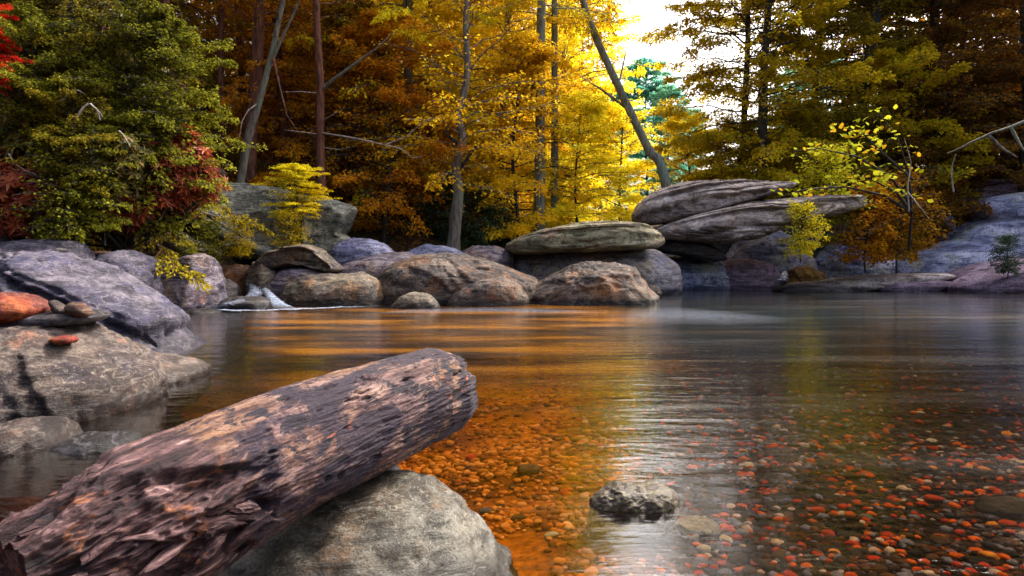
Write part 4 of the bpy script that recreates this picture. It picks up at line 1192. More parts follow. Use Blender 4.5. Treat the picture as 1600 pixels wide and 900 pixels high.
# --- tree templates (mesh data shared by the copies)
TPL = {}
def tpl(key, seed, H, h0, prof, nl, tw, nleaf, L, W, tr=0.16, crown_top=None, wig=0.15, **kw):
    rs = np.random.RandomState(seed)
    ph = rs.uniform(0, 6, 4)
    def path(h):
        q = h / H
        return (wig * (np.sin(q * 5 + ph[0]) - np.sin(ph[0])) * min(1, q * 2 + .1), wig * (np.sin(q * 4 + ph[1]) - np.sin(ph[1])) * min(1, q * 2 + .1), h)
    (lv, lf), (bv, bf) = gen_crown(seed, path, h0, crown_top or H, prof, nl, tw, nleaf, L, W, **kw)
    tv, tf = trunk_arrays(path, -0.4, H * 0.97, tr, 0.02, seed)
    TPL[key] = dict(crown=mk_mesh('crown', lv, lf, False, [LM['gold']]), limbs=mk_mesh('branches', bv, bf, True, [B_GREY]), trunk=mk_mesh('trunk', tv, tf, True, [B_GREY]))
dome = lambda R: (lambda q: R * math.sqrt(max(0.0, 1 - (max(0, q - 0.25) / 0.78) ** 2)) * (0.65 + 0.35 * min(1, q / 0.25)))
cone = lambda R: (lambda q: R * (1 - q) ** 0.8 + 0.25)
tpl('beech_a', 1, 14, 1.0, dome(3.2), 120, 17, 54, 0.105, 0.062, up0=0.15, up1=0.9, droop=0.35)
tpl('beech_b', 2, 15, 1.4, dome(3.4), 120, 17, 54, 0.110, 0.062, up0=0.2, up1=1.0, droop=0.3)
tpl('beech_c', 3, 12, 0.5, dome(2.8), 110, 16, 50, 0.100, 0.060, up0=0.1, up1=0.8, droop=0.4)
tpl('under', 4, 5.5, 0.4, dome(2.1), 70, 13, 48, 0.095, 0.055, tr=0.06, up0=0.15, up1=0.7, droop=0.3, spray=0.36)
tpl('hemlock_a', 5, 15, 0.8, cone(3.0), 130, 19, 56, 0.085, 0.042, up0=-0.02, up1=0.35, droop=0.35, spray=0.5, tilt=0.6, zj=0.03)
tpl('hemlock_b', 6, 13, 0.5, cone(2.8), 120, 18, 56, 0.090, 0.044, up0=0.0, up1=0.4, droop=0.4, spray=0.5, tilt=0.6, zj=0.03)
tpl('lacy', 7, 15, 2.2, dome(3.3), 120, 16, 60, 0.105, 0.07, up0=0.1, up1=0.8, droop=0.25, spray=0.5, clump=0.35)
tpl('pine', 8, 17, 6.5, dome(2.6), 46, 12, 30, 0.10, 0.035, tr=0.17, up0=0.1, up1=0.6, wig=0.05)
tpl('bush', 9, 1.5, 0.02, dome(0.8), 52, 9, 18, 0.075, 0.05, tr=0.015, up0=-0.05, up1=1.0, droop=0.3, spray=0.22, wig=0.05)
tpl('far', 10, 16, 0.5, dome(4.2), 90, 12, 60, 0.34, 0.20, tr=0.2, up0=0.2, up1=0.8, spray=0.9)

def plant_tree(name, cat, label, tplk, px, d, mat, bark=B_GREY, s=1.0, rot=None, group=None, sz=None, z=None, tsw=1.0):
    x = (px - 800) / FPX * d
    zz = float(ground_z(np.array([x]), np.array([d]))[0]) if z is None else z
    e = empty(name, (x, d, zz), label=label, category=cat, group=group)
    e.scale = (s, s, s if sz is None else sz)
    e.rotation_euler = (0, 0, rot if rot is not None else (px * 0.37 + d) % 6.28)
    for part, me in TPL[tplk].items():
        o = link(part, me, e)
        if part == 'branches':
            o['kind'] = 'stuff'
        if part == 'trunk':
            o.scale = (tsw, tsw, 1)
        sl = o.material_slots[0]
        sl.link = 'OBJECT'
        sl.material = LM[mat] if part == 'crown' else bark
    return e

T = plant_tree
# left bank
T('hemlock_tree', 'tree', 'dark olive hemlock with layered drooping sprays at the far left', 'hemlock_a', 70, 11.5, 'olive', B_RED)
T('hemlock_tree', 'tree', 'lighter olive hemlock whose lit sprays hang over the lilac boulders', 'hemlock_b', 110, 13.0, 'olive', B_RED)
T('hemlock_tree', 'tree', 'olive hemlock reaching right towards the reddish trunks', 'hemlock_a', 270, 18.5, 'olive', B_RED, rot=1.0)
T('broadleaf_tree', 'tree', 'dark russet tree filling the corner behind the far left hemlock', 'beech_c', -40, 13, 'darkmix', B_DARK)
T('hemlock_tree', 'tree', 'dim russet-brown hemlock behind the olive one on the left slope', 'hemlock_b', 150, 17, 'brown', B_RED, s=1.1)
T('hemlock_tree', 'tree', 'brown hemlock high on the slope behind the reddish trunks', 'hemlock_a', 385, 21, 'brown', B_RED)
T('hemlock_tree', 'tree', 'rust-tinged hemlock between the reddish and the straight pale trunk', 'hemlock_b', 450, 19, 'orange', B_RED)
T('broadleaf_tree', 'tree', 'amber-gold tree behind the straight pale trunk', 'beech_a', 540, 23, 'gold', B_RED)
T('small_tree', 'tree', 'low rusty orange understory tree right of the grey blocks', 'under', 600, 17.5, 'orange', B_DARK)
T('small_tree', 'tree', 'brown-leaved understory tree behind the pale blue boulder', 'under', 548, 19, 'brown', B_DARK)
# centre
T('broadleaf_tree', 'tree', 'golden tree with a brighter yellow upper crown left of the twisted trunk', 'beech_a', 640, 19.5, 'yellow', B_GREY, rot=2.0)
T('broadleaf_tree', 'tree', 'amber tree just behind the twisted dark trunk', 'beech_b', 735, 22.5, 'gold', B_GREY)
T('broadleaf_tree', 'tree', 'golden tree left of the twin pine trunks', 'beech_c', 790, 21, 'gold', B_GREY, s=1.1)
T('broadleaf_tree', 'tree', 'bright yellow tree right of the twin pine trunks', 'beech_b', 872, 28, 'yellow', B_GREY, rot=4.0)
T('broadleaf_tree', 'tree', 'orange-gold tree deep behind the golden crown left of centre', 'beech_b', 600, 27, 'orange', B_GREY)
T('broadleaf_tree', 'tree', 'golden tree deep behind the twisted trunk', 'beech_a', 690, 29, 'gold', B_GREY)
T('pine_tree', 'tree', 'left one of the twin straight pale pine trunks', 'pine', 843, 19.0, 'oliveorange', B_TEAL)
T('pine_tree', 'tree', 'right and slimmer of the twin straight pale pine trunks', 'pine', 866, 19.6, 'oliveorange', B_TEAL, rot=1.0, tsw=0.75)
T('small_tree', 'tree', 'bright yellow understory tree right behind the lens-shaped slab', 'under', 905, 19.5, 'yellow', B_DARK, s=0.82)
T('small_tree', 'tree', 'golden understory tree left behind the lens-shaped slab', 'under', 812, 18.8, 'gold', B_DARK, rot=3.0)
T('small_tree', 'tree', 'yellow understory tree beside the sky gap', 'under', 968, 26, 'yellow', B_DARK, s=0.95, rot=5.0)
T('small_tree', 'tree', 'low yellow tree above the uppermost slab, under the leaning trunk', 'under', 1070, 24.5, 'yellow', B_DARK, s=0.85, rot=0.6)
# right
T('broadleaf_tree', 'tree', 'lacy olive and amber tree with twin trunks, left of the two', 'lacy', 1155, 23.5, 'oliveorange', B_DARK)
T('broadleaf_tree', 'tree', 'lacy olive and amber tree with one dark straight trunk, right of the two', 'lacy', 1192, 21.5, 'oliveorange', B_DARK, rot=2.5, tsw=1.3)
T('small_tree', 'tree', 'slender amber sapling between the dark straight trunk and the right bank', 'under', 1243, 22.5, 'oliveorange', B_DARK, s=0.95, rot=1.5)
T('broadleaf_tree', 'tree', 'olive tree with a stout dark trunk above the small yellow bush', 'lacy', 1335, 24, 'olive', B_DARK, rot=4.1, tsw=2.0)
T('broadleaf_tree', 'tree', 'dark tree with a black trunk cut by the top edge at the right', 'lacy', 1468, 24, 'darkmix', B_DARK, rot=0.9, tsw=1.7)
T('broadleaf_tree', 'tree', 'dark russet tree in the upper right corner', 'beech_c', 1590, 22, 'darkmix', B_DARK, rot=2.2)
T('broadleaf_tree', 'tree', 'dim russet tree behind the dim purple boulder', 'beech_a', 1500, 26, 'darkmix', B_DARK, rot=5.2)
T('small_tree', 'tree', 'olive understory tree on the right bank above the twin-humped bedrock', 'under', 1400, 22.0, 'oliveorange', B_DARK, s=1.2)
T('small_tree', 'tree', 'dark russet understory tree on the right bank beside the dim purple boulder', 'under', 1470, 21.5, 'darkmix', B_DARK, s=1.2, rot=3.3)
T('small_tree', 'tree', 'orange-leaved small tree at the right edge', 'under', 1600, 23.4, 'orange', B_DARK, s=1.15, rot=1.1)
T('broadleaf_tree', 'tree', 'leafy olive and amber tree closing the view right of the lacy trees', 'lacy', 1265, 27, 'oliveorange', B_DARK, rot=3.7)
T('broadleaf_tree', 'tree', 'yellow-green tree behind the stout dark trunk', 'beech_c', 1370, 27, 'olive', B_DARK, rot=1.7)
T('small_tree', 'tree', 'amber understory tree low between the lacy trees and the uppermost slab', 'under', 1150, 23.0, 'oliveorange', B_DARK, s=0.85, rot=4.4)
T('small_tree', 'tree', 'yellow-green understory tree behind the big yellow-green leaves', 'under', 1330, 20.8, 'olive', B_DARK, s=1.0, rot=2.4)
T('hemlock_tree', 'tree', 'olive hemlock beyond the left edge of the view', 'hemlock_a', -260, 13.5, 'olive', B_RED)
T('broadleaf_tree', 'tree', 'brown-leaved tree far beyond the left edge of the view', 'beech_b', -480, 15, 'brown', B_DARK)
T('broadleaf_tree', 'tree', 'russet tree beyond the right edge of the view', 'beech_a', 1800, 20.5, 'darkmix', B_DARK)
# bushes
T('bush', 'bush', 'small bright yellow bush growing on the long slab', 'bush', 1250, 16.4, 'yellow', B_DARK, s=0.68, z=float(P(1250, 392, 16.4)[2]))
T('bush', 'bush', 'yellow-green leafy bush spilling over the uppermost slab', 'bush', 1290, 17.6, 'yellowgreen', B_DARK, s=1.1, z=float(P(1290, 345, 17.6)[2]))
for i, (px, dd, s_, z_, m_, lab) in enumerate([
        (1350, 17.6, 1.1, 0.9, 'orange', 'russet brushy shrub right of the small bright yellow bush'),
        (1400, 17.8, 1.25, 0.95, 'brown', 'russet shrub under the fallen pale branches on the right bank'),
        (1440, 20.8, 1.0, 1.3, 'orange', 'amber-brown shrub above the sloping bedrock'),
        (1490, 21.2, 0.8, 1.9, 'brown', 'russet shrub in front of the dim purple boulder'),
        (330, 12.9, 0.42, 0.85, 'green', 'little green tuft sprouting between the sloping slabs'),
        (375, 12.9, 0.38, 0.95, 'oliveorange', 'little golden tuft sprouting above the white-edged slab'),
        (292, 11.6, 0.26, 0.72, 'green', 'tiny green tuft behind the pale-veined violet boulder'),
        (452, 13.4, 0.45, 1.0, 'oliveorange', 'amber tuft growing down the front of the great tilted block'),
        (1575, 16.2, 0.5, 0.55, 'darkgreen', 'dark green tuft at the right edge above the purple slab')]):
    T('bush', 'bush', lab, 'bush', px, dd, m_, B_DARK, s=s_, z=z_, rot=i * 1.3)
for i, (px, dd, s_, lab) in enumerate([(690, 18.5, 1.0, 'dark green laurel left of the twisted trunk foot'), (745, 18.2, 1.0, 'dark green laurel right of the twisted trunk foot'),
        (790, 19.5, 0.9, 'dark green laurel left behind the lens-shaped slab'), (630, 19.0, 0.8, 'dark green laurel behind the purple hump')]):
    T('laurel_bush', 'bush', lab, 'bush', px, dd, 'darkgreen', B_DARK, s=s_, rot=i * 2.0)
# distant trees through the gap
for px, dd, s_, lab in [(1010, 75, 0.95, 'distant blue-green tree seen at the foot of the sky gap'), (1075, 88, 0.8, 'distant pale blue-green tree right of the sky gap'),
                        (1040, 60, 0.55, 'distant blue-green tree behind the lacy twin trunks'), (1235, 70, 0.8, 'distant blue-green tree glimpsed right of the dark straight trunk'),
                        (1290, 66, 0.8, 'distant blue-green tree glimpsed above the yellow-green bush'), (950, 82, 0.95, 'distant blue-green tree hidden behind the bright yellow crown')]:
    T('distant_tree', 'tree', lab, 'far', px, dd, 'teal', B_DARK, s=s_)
# woods behind
rs = np.random.RandomState(5)
hints = ['the far left hemlock', 'the shaded rhododendron', 'the olive hemlock', 'the reddish trunk', 'the forked dead tree', 'the straight conifer', 'the rusty orange tree', 'the mottled pale trunk',
         'the twisted trunk top', 'the golden understory tree', 'the left twin pine', 'the right twin pine', 'the leaning tree top', 'the lighter olive hemlock', 'the scarlet leaves',
         'the stout dark trunk', 'the big yellow-green leaves', 'the dim purple boulder', 'the orange-leaved small tree', 'the grey forked branch', 'the split reddish trunk', 'the lens-shaped slab', 'the bright yellow understory tree', 'the pale blue boulder', 'the great tilted block']
fill = [(40, 26, 'brown'), (250, 28, 'brown'), (330, 32, 'olive'), (430, 30, 'orange'), (480, 27, 'orange'), (520, 34, 'gold'), (570, 38, 'yellow'), (640, 36, 'gold'),
        (720, 40, 'yellow'), (770, 34, 'gold'), (830, 38, 'yellow'), (865, 36, 'yellow'), (900, 42, 'yellow'), (140, 30, 'darkmix'), (-60, 24, 'darkmix'),
        (1390, 30, 'olive'), (1450, 33, 'brown'), (1530, 34, 'darkmix'), (1640, 28, 'darkmix'), (1580, 40, 'olive'), (660, 50, 'yellow'), (780, 52, 'yellow'), (845, 54, 'yellow'), (560, 52, 'orange'), (440, 46, 'brown')]
for i, (px, dd, m_) in enumerate(fill):
    k = ['beech_a', 'beech_b', 'beech_c'][i % 3]
    word = {'brown': 'brown', 'olive': 'olive', 'orange': 'rusty orange', 'gold': 'golden', 'yellow': 'yellow', 'darkmix': 'dark russet'}[m_]
    side = 'left' if px < 560 else 'centre' if px < 1000 else 'right'
    T('woodland_tree', 'tree', f'{word} tree deep in the woods at the {side}, behind ' + hints[i], k, px, dd, m_, B_DARK if side != 'centre' else B_GREY, s=1.15 if dd > 40 else 1.0,
      group=f'hindmost {word} trees at the {side}')

# --- trees with their own trunk lines
def special_tree(name, label, pts, r0, r1, bark, mat=None, crown=None, extra_branches=(), d=None, seed=0):
    """pts: list of (px, py, dist) up the trunk"""
    W_ = np.array([P(*p) for p in pts])
    base = W_[0].copy()
    gz = float(ground_z(np.array([base[0]]), np.array([base[1]]))[0])
    base[2] = min(base[2], gz) - 0.1
    base[0] += (W_[0][0] - W_[1][0]) * min(1.2, (W_[0][2] - base[2]) / max(0.3, W_[1][2] - W_[0][2]))
    W_ = np.vstack([base, W_[1:]]) if len(W_) > 2 else W_
    loc = W_ - base
    # Catmull-Rom through the points
    n = 40
    tt = np.linspace(0, len(loc) - 1.0001, n)
    ext = np.vstack([2 * loc[0] - loc[1], loc, 2 * loc[-1] - loc[-2]])
    C = []
    for q in tt:
        i = int(q); f = q - i
        p0, p1, p2, p3 = ext[i:i + 4]
        C.append(0.5 * (2 * p1 + (p2 - p0) * f + (2 * p0 - 5 * p1 + 4 * p2 - p3) * f * f + (3 * p1 - p0 - 3 * p2 + p3) * f ** 3))
    C = np.array(C)
    f = np.linspace(0, 1, n)
    V, F = tubes([(C, r0 + (r1 - r0) * f + 0.4 * r0 * np.exp(-f * n / 3))], 14)
    cc = np.repeat(C, 14, 0)
    V = cc + (V - cc) * (1 + 0.2 * fbm(V * np.array((4, 4, 1.2)) + seed, 3))[:, None]
    e = empty(name, base, label=label, category='tree')
    link('trunk', mk_mesh('trunk', V, F, mats=[bark]), e)
    if crown:
        def path(h):
            q = np.clip(h, 0, 1) * (n - 1)
            i = int(min(q, n - 2)); g = q - i
            return C[i] * (1 - g) + C[i + 1] * g
        (lv, lf), (bv, bf) = gen_crown(seed + 50, path, **crown)
        link('crown', mk_mesh('crown', lv, lf, False, [LM[mat]]), e)
        link('branches', mk_mesh('branches', bv, bf, True, [bark]), e, kind='stuff')
    for bp, br, bm_ in extra_branches:
        b = np.array([P(*p) for p in bp]) - base
        Vb, Fb = tubes([(b, np.linspace(br, br * 0.25, len(b)))], 8)
        Vb = Vb + 0.01 * np.stack([fbm(Vb * 3 + k * 5, 2) for k in range(3)], 1)
        link('branch', mk_mesh('branch', Vb, Fb, mats=[bm_]), e)
    return e
cr = lambda h0, h1, R, nl, tw, nf, L, W, **k: dict(h0=h0, h1=h1, prof=dome(R), n_limbs=nl, twigs=tw, nleaf=nf, L=L, W=W, **k)
special_tree('leaning_tree', 'grey tree leaning left across the sky gap', [(1066, 335, 19.6), (1040, 285, 20.0), (1014, 235, 20.2), (985, 175, 20.2), (957, 115, 20.2), (930, 55, 20.2), (908, -10, 20.2), (880, -140, 20.2)], 0.14, 0.08, B_TEAL, 'oliveorange',
             cr(0.74, 1.0, 1.3, 16, 8, 16, 0.10, 0.065, spray=0.4, up0=0.1, up1=0.5),
             [([(1010, 220, 20.2), (980, 170, 20.4), (940, 140, 20.4), (905, 118, 23)], 0.06, B_TEAL), ([(965, 140, 20.2), (975, 95, 21.8), (982, 60, 21.6)], 0.04, B_TEAL)], seed=3)
special_tree('twisted_tree', 'golden tree on a gnarled twisted trunk, dark above and pale at its foot', [(708, 392, 17), (711, 350, 17), (716, 300, 17), (713, 262, 17), (722, 215, 17), (716, 180, 17.1), (730, 120, 17.2), (728, 40, 17.3), (735, -80, 17.4)], 0.15, 0.06, B_GREY, 'gold',
             cr(0.3, 1.0, 2.4, 40, 11, 26, 0.10, 0.06, up0=0.3, up1=0.8),
             [([(718, 265, 17), (732, 245, 16.9), (745, 225, 16.9), (752, 214, 17)], 0.05, B_DARK), ([(716, 225, 17), (700, 212, 17), (697, 195, 17.2), (705, 180, 17.3)], 0.05, B_DARK)], seed=7)
special_tree('red_trunk_tree', 'tree with a thick straight reddish trunk behind the great tilted block', [(392, 300, 17), (390, 240, 17), (397, 150, 17), (403, 60, 17), (407, -40, 17), (410, -160, 17)], 0.17, 0.11, B_RED, 'brown',
             cr(0.6, 1.0, 2.2, 20, 10, 24, 0.09, 0.05), seed=9)
special_tree('forked_tree', 'slanting grey dead tree forking upward in front of the reddish trunk', [(372, 300, 15.5), (385, 230, 15.5), (402, 170, 15.5), (418, 110, 15.5), (430, 60, 15.5), (442, 0, 15.5), (450, -60, 15.5)], 0.09, 0.04, B_GREY, None, None,
             [([(424, 95, 15.5), (445, 50, 15.4), (466, 5, 15.3), (475, -40, 15.2)], 0.045, B_GREY), ([(426, 88, 15.5), (436, 130, 15.3), (448, 180, 15.2), (468, 210, 15.1)], 0.03, B_RED),
              ([(405, 160, 15.5), (388, 172, 15.3), (378, 190, 15.2), (374, 215, 15.1)], 0.02, B_DEAD)], seed=12)
special_tree('straight_tree', 'straight pale-barked conifer carrying long bleached dead branches, above the jutting grey block', [(502, 312, 16), (501, 240, 16), (500, 160, 16), (498, 80, 16), (494, 0, 16), (492, -120, 16)], 0.10, 0.07, B_RED, 'olive',
             cr(0.72, 1.0, 1.6, 16, 9, 24, 0.08, 0.035),
             [([(500, 207, 16), (535, 213, 15.6), (565, 218, 15.4), (600, 226, 15.3), (632, 216, 15.3), (655, 196, 15.3), (676, 182, 15.3)], 0.022, B_DEAD),
              ([(600, 226, 15.3), (625, 232, 15.2), (645, 247, 15.2), (662, 244, 15.2)], 0.014, B_DEAD),
              ([(500, 210, 16), (470, 206, 15.8), (445, 203, 15.7)], 0.016, B_DEAD),
              ([(500, 146, 16), (470, 143, 15.8), (440, 144, 15.7)], 0.012, B_DEAD),
              ([(501, 140, 16), (530, 118, 15.8), (560, 96, 15.7), (590, 74, 15.6), (615, 50, 15.6)], 0.05, B_GREY),
              ([(502, 188, 16), (520, 180, 15.8), (532, 170, 15.7)], 0.012, B_DEAD), ([(502, 230, 16), (530, 234, 15.8), (556, 228, 15.7)], 0.012, B_DEAD)], seed=14)
for i, (px, dd, r, lab, bk) in enumerate([(640, 20.5, 0.15, 'slim tree with a mottled pale trunk behind the bleached branch tip', B_GREY),
                                        (672, 22, 0.14, 'tree with a split reddish trunk left of the twisted trunk', B_RED),
                                        (345, 18, 0.10, 'thin dark trunk left of the reddish one', B_RED), (468, 22, 0.09, 'thin brown trunk between the forked and the straight tree', B_RED),
                                        (535, 24, 0.09, 'thin bare trunk right of the straight pale-barked conifer', B_GREY), (578, 25, 0.10, 'dark thin trunk among the rusty orange leaves', B_DARK),
                                        (612, 27, 0.10, 'slim dark trunk left of the mottled pale one', B_DARK), (105, 14.6, 0.16, 'pale mottled trunk glimpsed behind the lighter olive hemlock', B_GREY),
                                        (257, 15.2, 0.12, 'reddish trunk glimpsed through the hemlock sprays', B_RED), (430, 25, 0.12, 'dim brown trunk right of the thick reddish one', B_RED),
                                        (555, 31, 0.12, 'far grey trunk behind the rusty orange tree', B_GREY)]):
    special_tree('bare_trunk_tree', lab, [(px, 330, dd), (px + 2, 200, dd), (px - 3 + i % 5, 90, dd), (px + 1, 0, dd), (px + 3, -120, dd)], r, r * 0.6, bk, None, None, (), seed=20 + i)

# --- rhododendrons: whorls of long leaves on a mound
def rhodo(label, px, py, d, R, hz, n, mat, seed, L=0.15, gz=None):
    rs = np.random.RandomState(seed)
    c = P(px, py, d)
    dirs = norm_rows(rs.normal(size=(n, 3)) * (1, 1, 0.9))
    dirs[:, 1] = np.where(rs.rand(n) < 0.6, -np.abs(dirs[:, 1]), dirs[:, 1])
    rad = (0.55 + 0.45 * rs.rand(n) ** 0.5) * (1 + 0.3 * fbm(dirs * 1.5 + seed, 2))
    C = dirs * rad[:, None] * np.array((R, R * 0.8, hz))
    tips = []
    nl = 9
    axis = norm_rows(dirs + np.array((0, 0, 0.7)) + rs.normal(size=dirs.shape) * 0.2)
    t1 = norm_rows(np.cross(axis, (0.3, 0.9, 0.1)))
    t2 = np.cross(axis, t1)
    an = (np.arange(nl) * 2 * pi / nl)[None, :] + rs.rand(n, 1) * 6.28
    dn = rs.uniform(-0.35, 0.55, (n, nl))
    A = t1[:, None] * np.cos(an)[..., None] + t2[:, None] * np.sin(an)[..., None] + axis[:, None] * dn[..., None]
    Cc = np.repeat(C[:, None], nl, 1).reshape(-1, 3)
    A = A.reshape(-1, 3)
    Nr = np.repeat(axis[:, None], nl, 1).reshape(-1, 3) + 0.1 * rs.normal(size=A.shape)
    m = len(A)
    lv, lf = leaves_mesh_arrays(rs, Cc, A, Nr, L * rs.uniform(0.6, 1.15, m), L * 0.30 * rs.uniform(0.8, 1.2, m), 0.12)
    base = np.array((c[0], c[1], c[2] - hz))
    e = empty('rhododendron', base, label=label, category='shrub')
    link('foliage', mk_mesh('foliage', lv + (0, 0, hz), lf, False, [LM[mat]]), e)
    st = []
    for k in range(min(n, 46)):
        p = C[k] + (0, 0, hz)
        q = np.array((p[0] * 0.15, p[1] * 0.15, -0.2))
        mid = (p + q) / 2 + rs.normal(size=3) * 0.12 * R
        st.append((np.stack([q, mid, p]), np.array((0.03, 0.018, 0.007))))
    sv, sf = tubes(st, 5)
    link('stems', mk_mesh('stems', sv, sf, mats=[B_DARK]), e, kind='stuff')
rhodo('olive rhododendron with many leaf whorls left of centre on the left bank', 190, 205, 10.6, 1.0, 0.9, 620, 'rhodo', 1)
rhodo('olive-green rhododendron hanging low over the lilac boulders', 130, 262, 9.6, 0.95, 0.6, 620, 'rhodo', 2)
rhodo('reddened rhododendron beside the upright red-tinged slab', 268, 268, 10.4, 0.72, 0.6, 560, 'redrhodo', 3)
rhodo('dark red rhododendron at the left edge above the boulders', 30, 300, 9.2, 0.7, 0.55, 420, 'redrhodo', 4)
rhodo('dull red rhododendron low between the lilac boulder and the red-brown slab', 190, 318, 10.2, 0.95, 0.45, 420, 'redrhodo', 5)
rhodo('olive rhododendron high at the left edge below the scarlet leaves', 20, 150, 9.8, 0.8, 0.8, 520, 'rhodo', 6)
rhodo('shaded rhododendron in the upper left behind the hemlock sprays', 150, 90, 11.4, 1.3, 0.9, 700, 'rhodo', 7)
rhodo('reddened rhododendron filling the bank under the hemlocks', 90, 215, 11.0, 1.2, 0.7, 620, 'redrhodo', 8)
rhodo('dark rhododendron against the right edge above the bedrock', 1575, 235, 24.2, 1.7, 1.7, 700, 'rhodo', 9, 0.2)
# sprays of small-leaved branches in front
T('small_tree', 'tree', 'light green sapling spray hanging at the front of the left bank', 'bush', 230, 10.2, 'green', B_DARK, s=1.1, z=float(P(230, 350, 10.2)[2]), rot=0.4)
T('small_tree', 'tree', 'olive sapling spray over the blue-grey boulder at the left', 'bush', 100, 8.9, 'green', B_DARK, s=0.75, z=float(P(100, 362, 8.9)[2]), rot=2.4)
T('small_tree', 'tree', 'feathery yellow sapling growing on the great tilted block', 'under', 462, 14.0, 'yellow', B_DARK, s=0.36, sz=0.20, z=float(P(455, 345, 14.0)[2]), rot=1.4, tsw=0.7)
T('small_tree', 'tree', 'scarlet-leaved sapling in the upper left corner', 'under', -22, 8.8, 'red', B_DARK, s=0.22, z=float(P(0, 150, 8.8)[2]), rot=1.9)

for px_, py_, d_, s_, m_, lab in [(60, 120, 9.4, 0.42, 'green', 'bright green spray below the scarlet leaves at the left edge'), (225, 100, 9.9, 0.45, 'green', 'bright layered green spray at the top of the left bank'),
        (270, 150, 10.2, 0.5, 'green', 'green spray reaching towards the reddish trunks'),   (120, 210, 9.2, 0.34, 'olive', 'olive layered spray above the huge lilac boulder'),
        (165, 262, 9.2, 0.26, 'green', 'low yellow-green layered spray nearest the pale arched twig'), (120, 60, 10.4, 0.6, 'olive', 'olive spray at the top left beside the scarlet leaves')]:
    T('small_tree', 'tree', lab, 'under', px_, d_, m_, B_DARK, s=s_, z=float(P(px_, py_, d_)[2]) - 3.6 * s_, rot=px_ * 0.1, tsw=0.6)

# --- broad-leaved sapling on the right bank: large leaves one by one
def broad_leaf_mesh():
    n = 7
    s = np.linspace(0, 1, n)
    w = np.sin(np.clip(s * 1.08, 0, 1) * pi) ** 0.7 * 0.42
    w[0] = w[-1] = 0.01
    V, F = [], []
    for k in range(n):
        zc = -0.25 * s[k] ** 2
        V += [(-w[k], s[k], zc + 0.10 * w[k]), (0, s[k], zc), (w[k], s[k], zc + 0.10 * w[k])]
    for k in range(n - 1):
        a = k * 3
        F += [(a, a + 1, a + 4, a + 3), (a + 1, a + 2, a + 5, a + 4)]
    return mk_mesh('leaf', np.array(V), np.array(F), mats=[LM['yellowgreen']])
leaf_me = broad_leaf_mesh()
tl = leaf_mat('yellow_green_leaf', [(0.50, 0.48, 0.02), (0.62, 0.60, 0.03)], 0.45)
LEAFM = [leaf_mat('lime_leaf', [(0.30, 0.34, 0.015), (0.44, 0.46, 0.03)], 0.45), leaf_mat('lemon_leaf', [(0.46, 0.44, 0.02), (0.56, 0.52, 0.03)], 0.45), leaf_mat('amber_leaf', [(0.50, 0.28, 0.012), (0.62, 0.36, 0.02)], 0.45)]
def broad_sapling():
    rs = np.random.RandomState(21)
    d0 = 15.5
    base = P(1420, 390, d0 + 1.5)
    base[2] = 0.9
    e = empty('broad_leaved_sapling', base, label='sapling with large yellow-green leaves arching over the long slab at the right', category='tree')
    main = [[(1420, 390, 17), (1425, 330, 16.6), (1420, 270, 16.2), (1400, 210, 15.8), (1370, 175, 15.5)],
            [(1424, 320, 16.6), (1390, 275, 15.9), (1340, 245, 15.5), (1280, 232, 15.3), (1240, 236, 15.2)],
            [(1422, 330, 16.6), (1380, 305, 15.9), (1320, 292, 15.5), (1260, 296, 15.3), (1225, 305, 15.2)],
            [(1425, 280, 16.2), (1380, 240, 15.7), (1350, 210, 15.5), (1320, 200, 15.4)],
            [(1424, 330, 16.6), (1400, 300, 16.0), (1370, 285, 15.7), (1330, 270, 15.5)]]
    st = []
    tips = []
    for br in main:
        b = np.array([P(*p) for p in br])
        st.append((b - base, np.linspace(0.035, 0.008, len(b))))
        tips.append(b)
    Vb, Fb = tubes(st, 7)
    link('trunk', mk_mesh('trunk', Vb, Fb, mats=[B_DARK]), e)
    for k in range(290):
        b = tips[k % 5]
        q = rs.uniform(1.2, len(b) - 1.001)
        i = int(q); f = q - i
        p = b[i] * (1 - f) + b[i + 1] * f + rs.normal(size=3) * (0.17, 0.2, 0.10)
        o = link('leaf', leaf_me, e, tuple(p - base))
        s = rs.uniform(0.09, 0.17)
        o.scale = (s, s, s)
        o.rotation_euler = (rs.normal() * 0.5 + 0.35, rs.normal() * 0.4, rs.uniform(0, 6.28))
        o.material_slots[0].link = 'OBJECT'
        o.material_slots[0].material = LEAFM[rs.choice(3, p=[0.42, 0.36, 0.22])]
broad_sapling()

# --- dead branches
def dead_branch(label, lines, r=0.02, mat=B_DEAD, seed=0, name='dead_branch', cat='branch'):
    first = np.array(P(*lines[0][0]))
    st = []
    for ln in lines:
        b = np.array([P(*p) for p in ln]) - first
        n = 12
        tt = np.linspace(0, len(b) - 1, n)
        C = np.stack([np.interp(tt, np.arange(len(b)), b[:, k]) for k in range(3)], 1)
        C += 0.012 * np.stack([fbm(C * 4 + k * 7 + seed, 3) for k in range(3)], 1)
        st.append((C, np.linspace(r, r * 0.35, n)))
        r_ = r
    if len(st) == 1:
        V, F = tubes(st, 7)
        link(name, mk_mesh(name, V, F, mats=[mat]), None, first, label=label, category=cat)
    else:
        e = empty(name, first, label=label, category=cat)
        for k in st:
            V, F = tubes([k], 7)
            link('twig', mk_mesh('twig', V, F, mats=[mat]), e)
dead_branch('bleached curved twig among the leaves, upper of two pale ones on the left bank', [[(86, 160, 9.0), (100, 156, 9.0), (110, 143, 9.0), (122, 140, 9.0), (132, 146, 9.1)]], 0.014)
dead_branch('bleached arched twig, lower and brighter of two pale ones on the left bank', [[(120, 184, 8.9), (128, 170, 8.9), (140, 160, 8.9), (152, 170, 8.9), (160, 182, 8.9)], [(152, 170, 8.9), (156, 188, 8.9)]], 0.016)
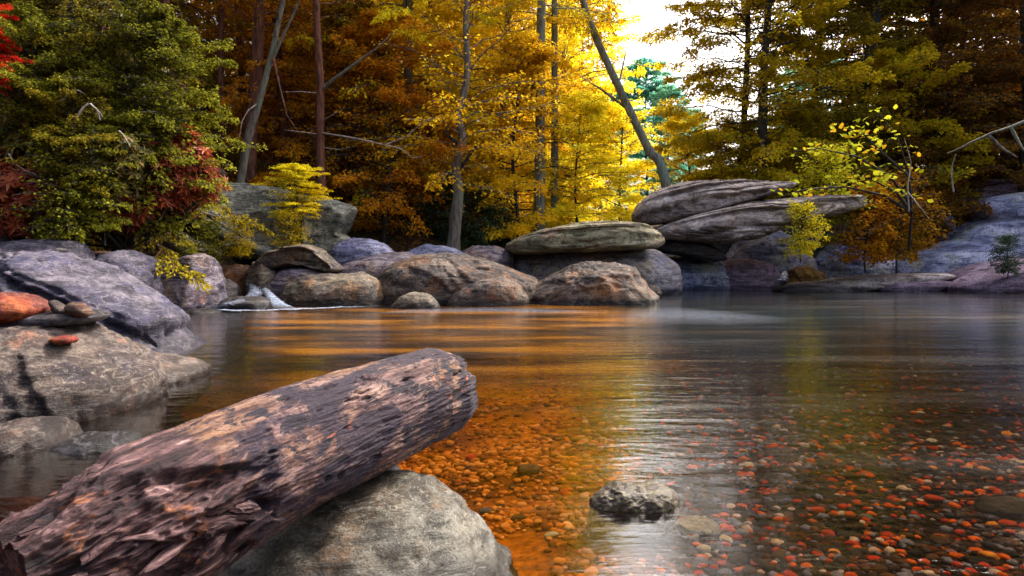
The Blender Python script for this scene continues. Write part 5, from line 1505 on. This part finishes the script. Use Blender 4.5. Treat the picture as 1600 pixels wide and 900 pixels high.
dead_branch('short pale twig hanging below the arched one on the left bank', [[(186, 204, 9.0), (194, 212, 9.0), (205, 230, 9.0)]], 0.010)
dead_branch('long thin pale twig drooping at the left edge above the boulders', [[(14, 240, 8.8), (24, 256, 8.7), (40, 266, 8.7), (56, 272, 8.7)]], 0.010)
dead_branch('pale fallen branch slanting through the russet shrubs on the right bank', [[(1336, 378, 18.6), (1362, 360, 18.5), (1390, 345, 18.5), (1412, 335, 18.6)]], 0.07)
dead_branch('grey forked branch reaching in from the right edge', [[(1620, 182, 14.2), (1580, 198, 14.3), (1540, 212, 14.4), (1500, 232, 14.6), (1480, 240, 14.8)], [(1580, 198, 14.3), (1592, 225, 14.2), (1604, 240, 14.1)], [(1545, 212, 14.4), (1570, 235, 14.3), (1590, 246, 14.2)]], 0.04, B_GREY)
dead_branch('crooked pale bare stem standing among the russet leaves right of the big yellow-green leaves', [[(1420, 330, 15.8), (1418, 290, 15.7), (1424, 250, 15.7), (1412, 215, 15.6)], [(1418, 300, 15.7), (1436, 322, 15.5), (1452, 342, 15.5)], [(1490, 300, 15.7), (1486, 262, 15.7), (1494, 240, 15.6)]], 0.02)

# --- far woodland on the slope: one uncountable mass of leaves
rs = np.random.RandomState(33)
n = 70000
px = np.where(rs.rand(n) < 0.68, rs.uniform(-150, 960, n), rs.uniform(1300, 1750, n))
dd = rs.uniform(30, 62, n)
x = (px - 800) / FPX * dd
hz = rs.rand(n) ** 0.8 * 17
C = np.stack([x, dd, ground_z(x, dd) + hz], 1)
keep = fbm(C * 0.28, 3) > -0.12
C = C[keep]
m = len(C)
lv, lf = leaves_mesh_arrays(rs, C, rs.normal(size=(m, 3)), rs.normal(size=(m, 3)) + (0, 0, 0.7), rs.uniform(0.25, 0.5, m), rs.uniform(0.16, 0.3, m))
far_m = leaf_mat('far_woodland_leaves', [(0.06, 0.035, 0.01), (0.22, 0.10, 0.012), (0.38, 0.20, 0.015), (0.50, 0.34, 0.03)], 0.45, nscale=0.12)
link('far_woodland', mk_mesh('far_woodland', lv, lf, False, [far_m]), kind='stuff')
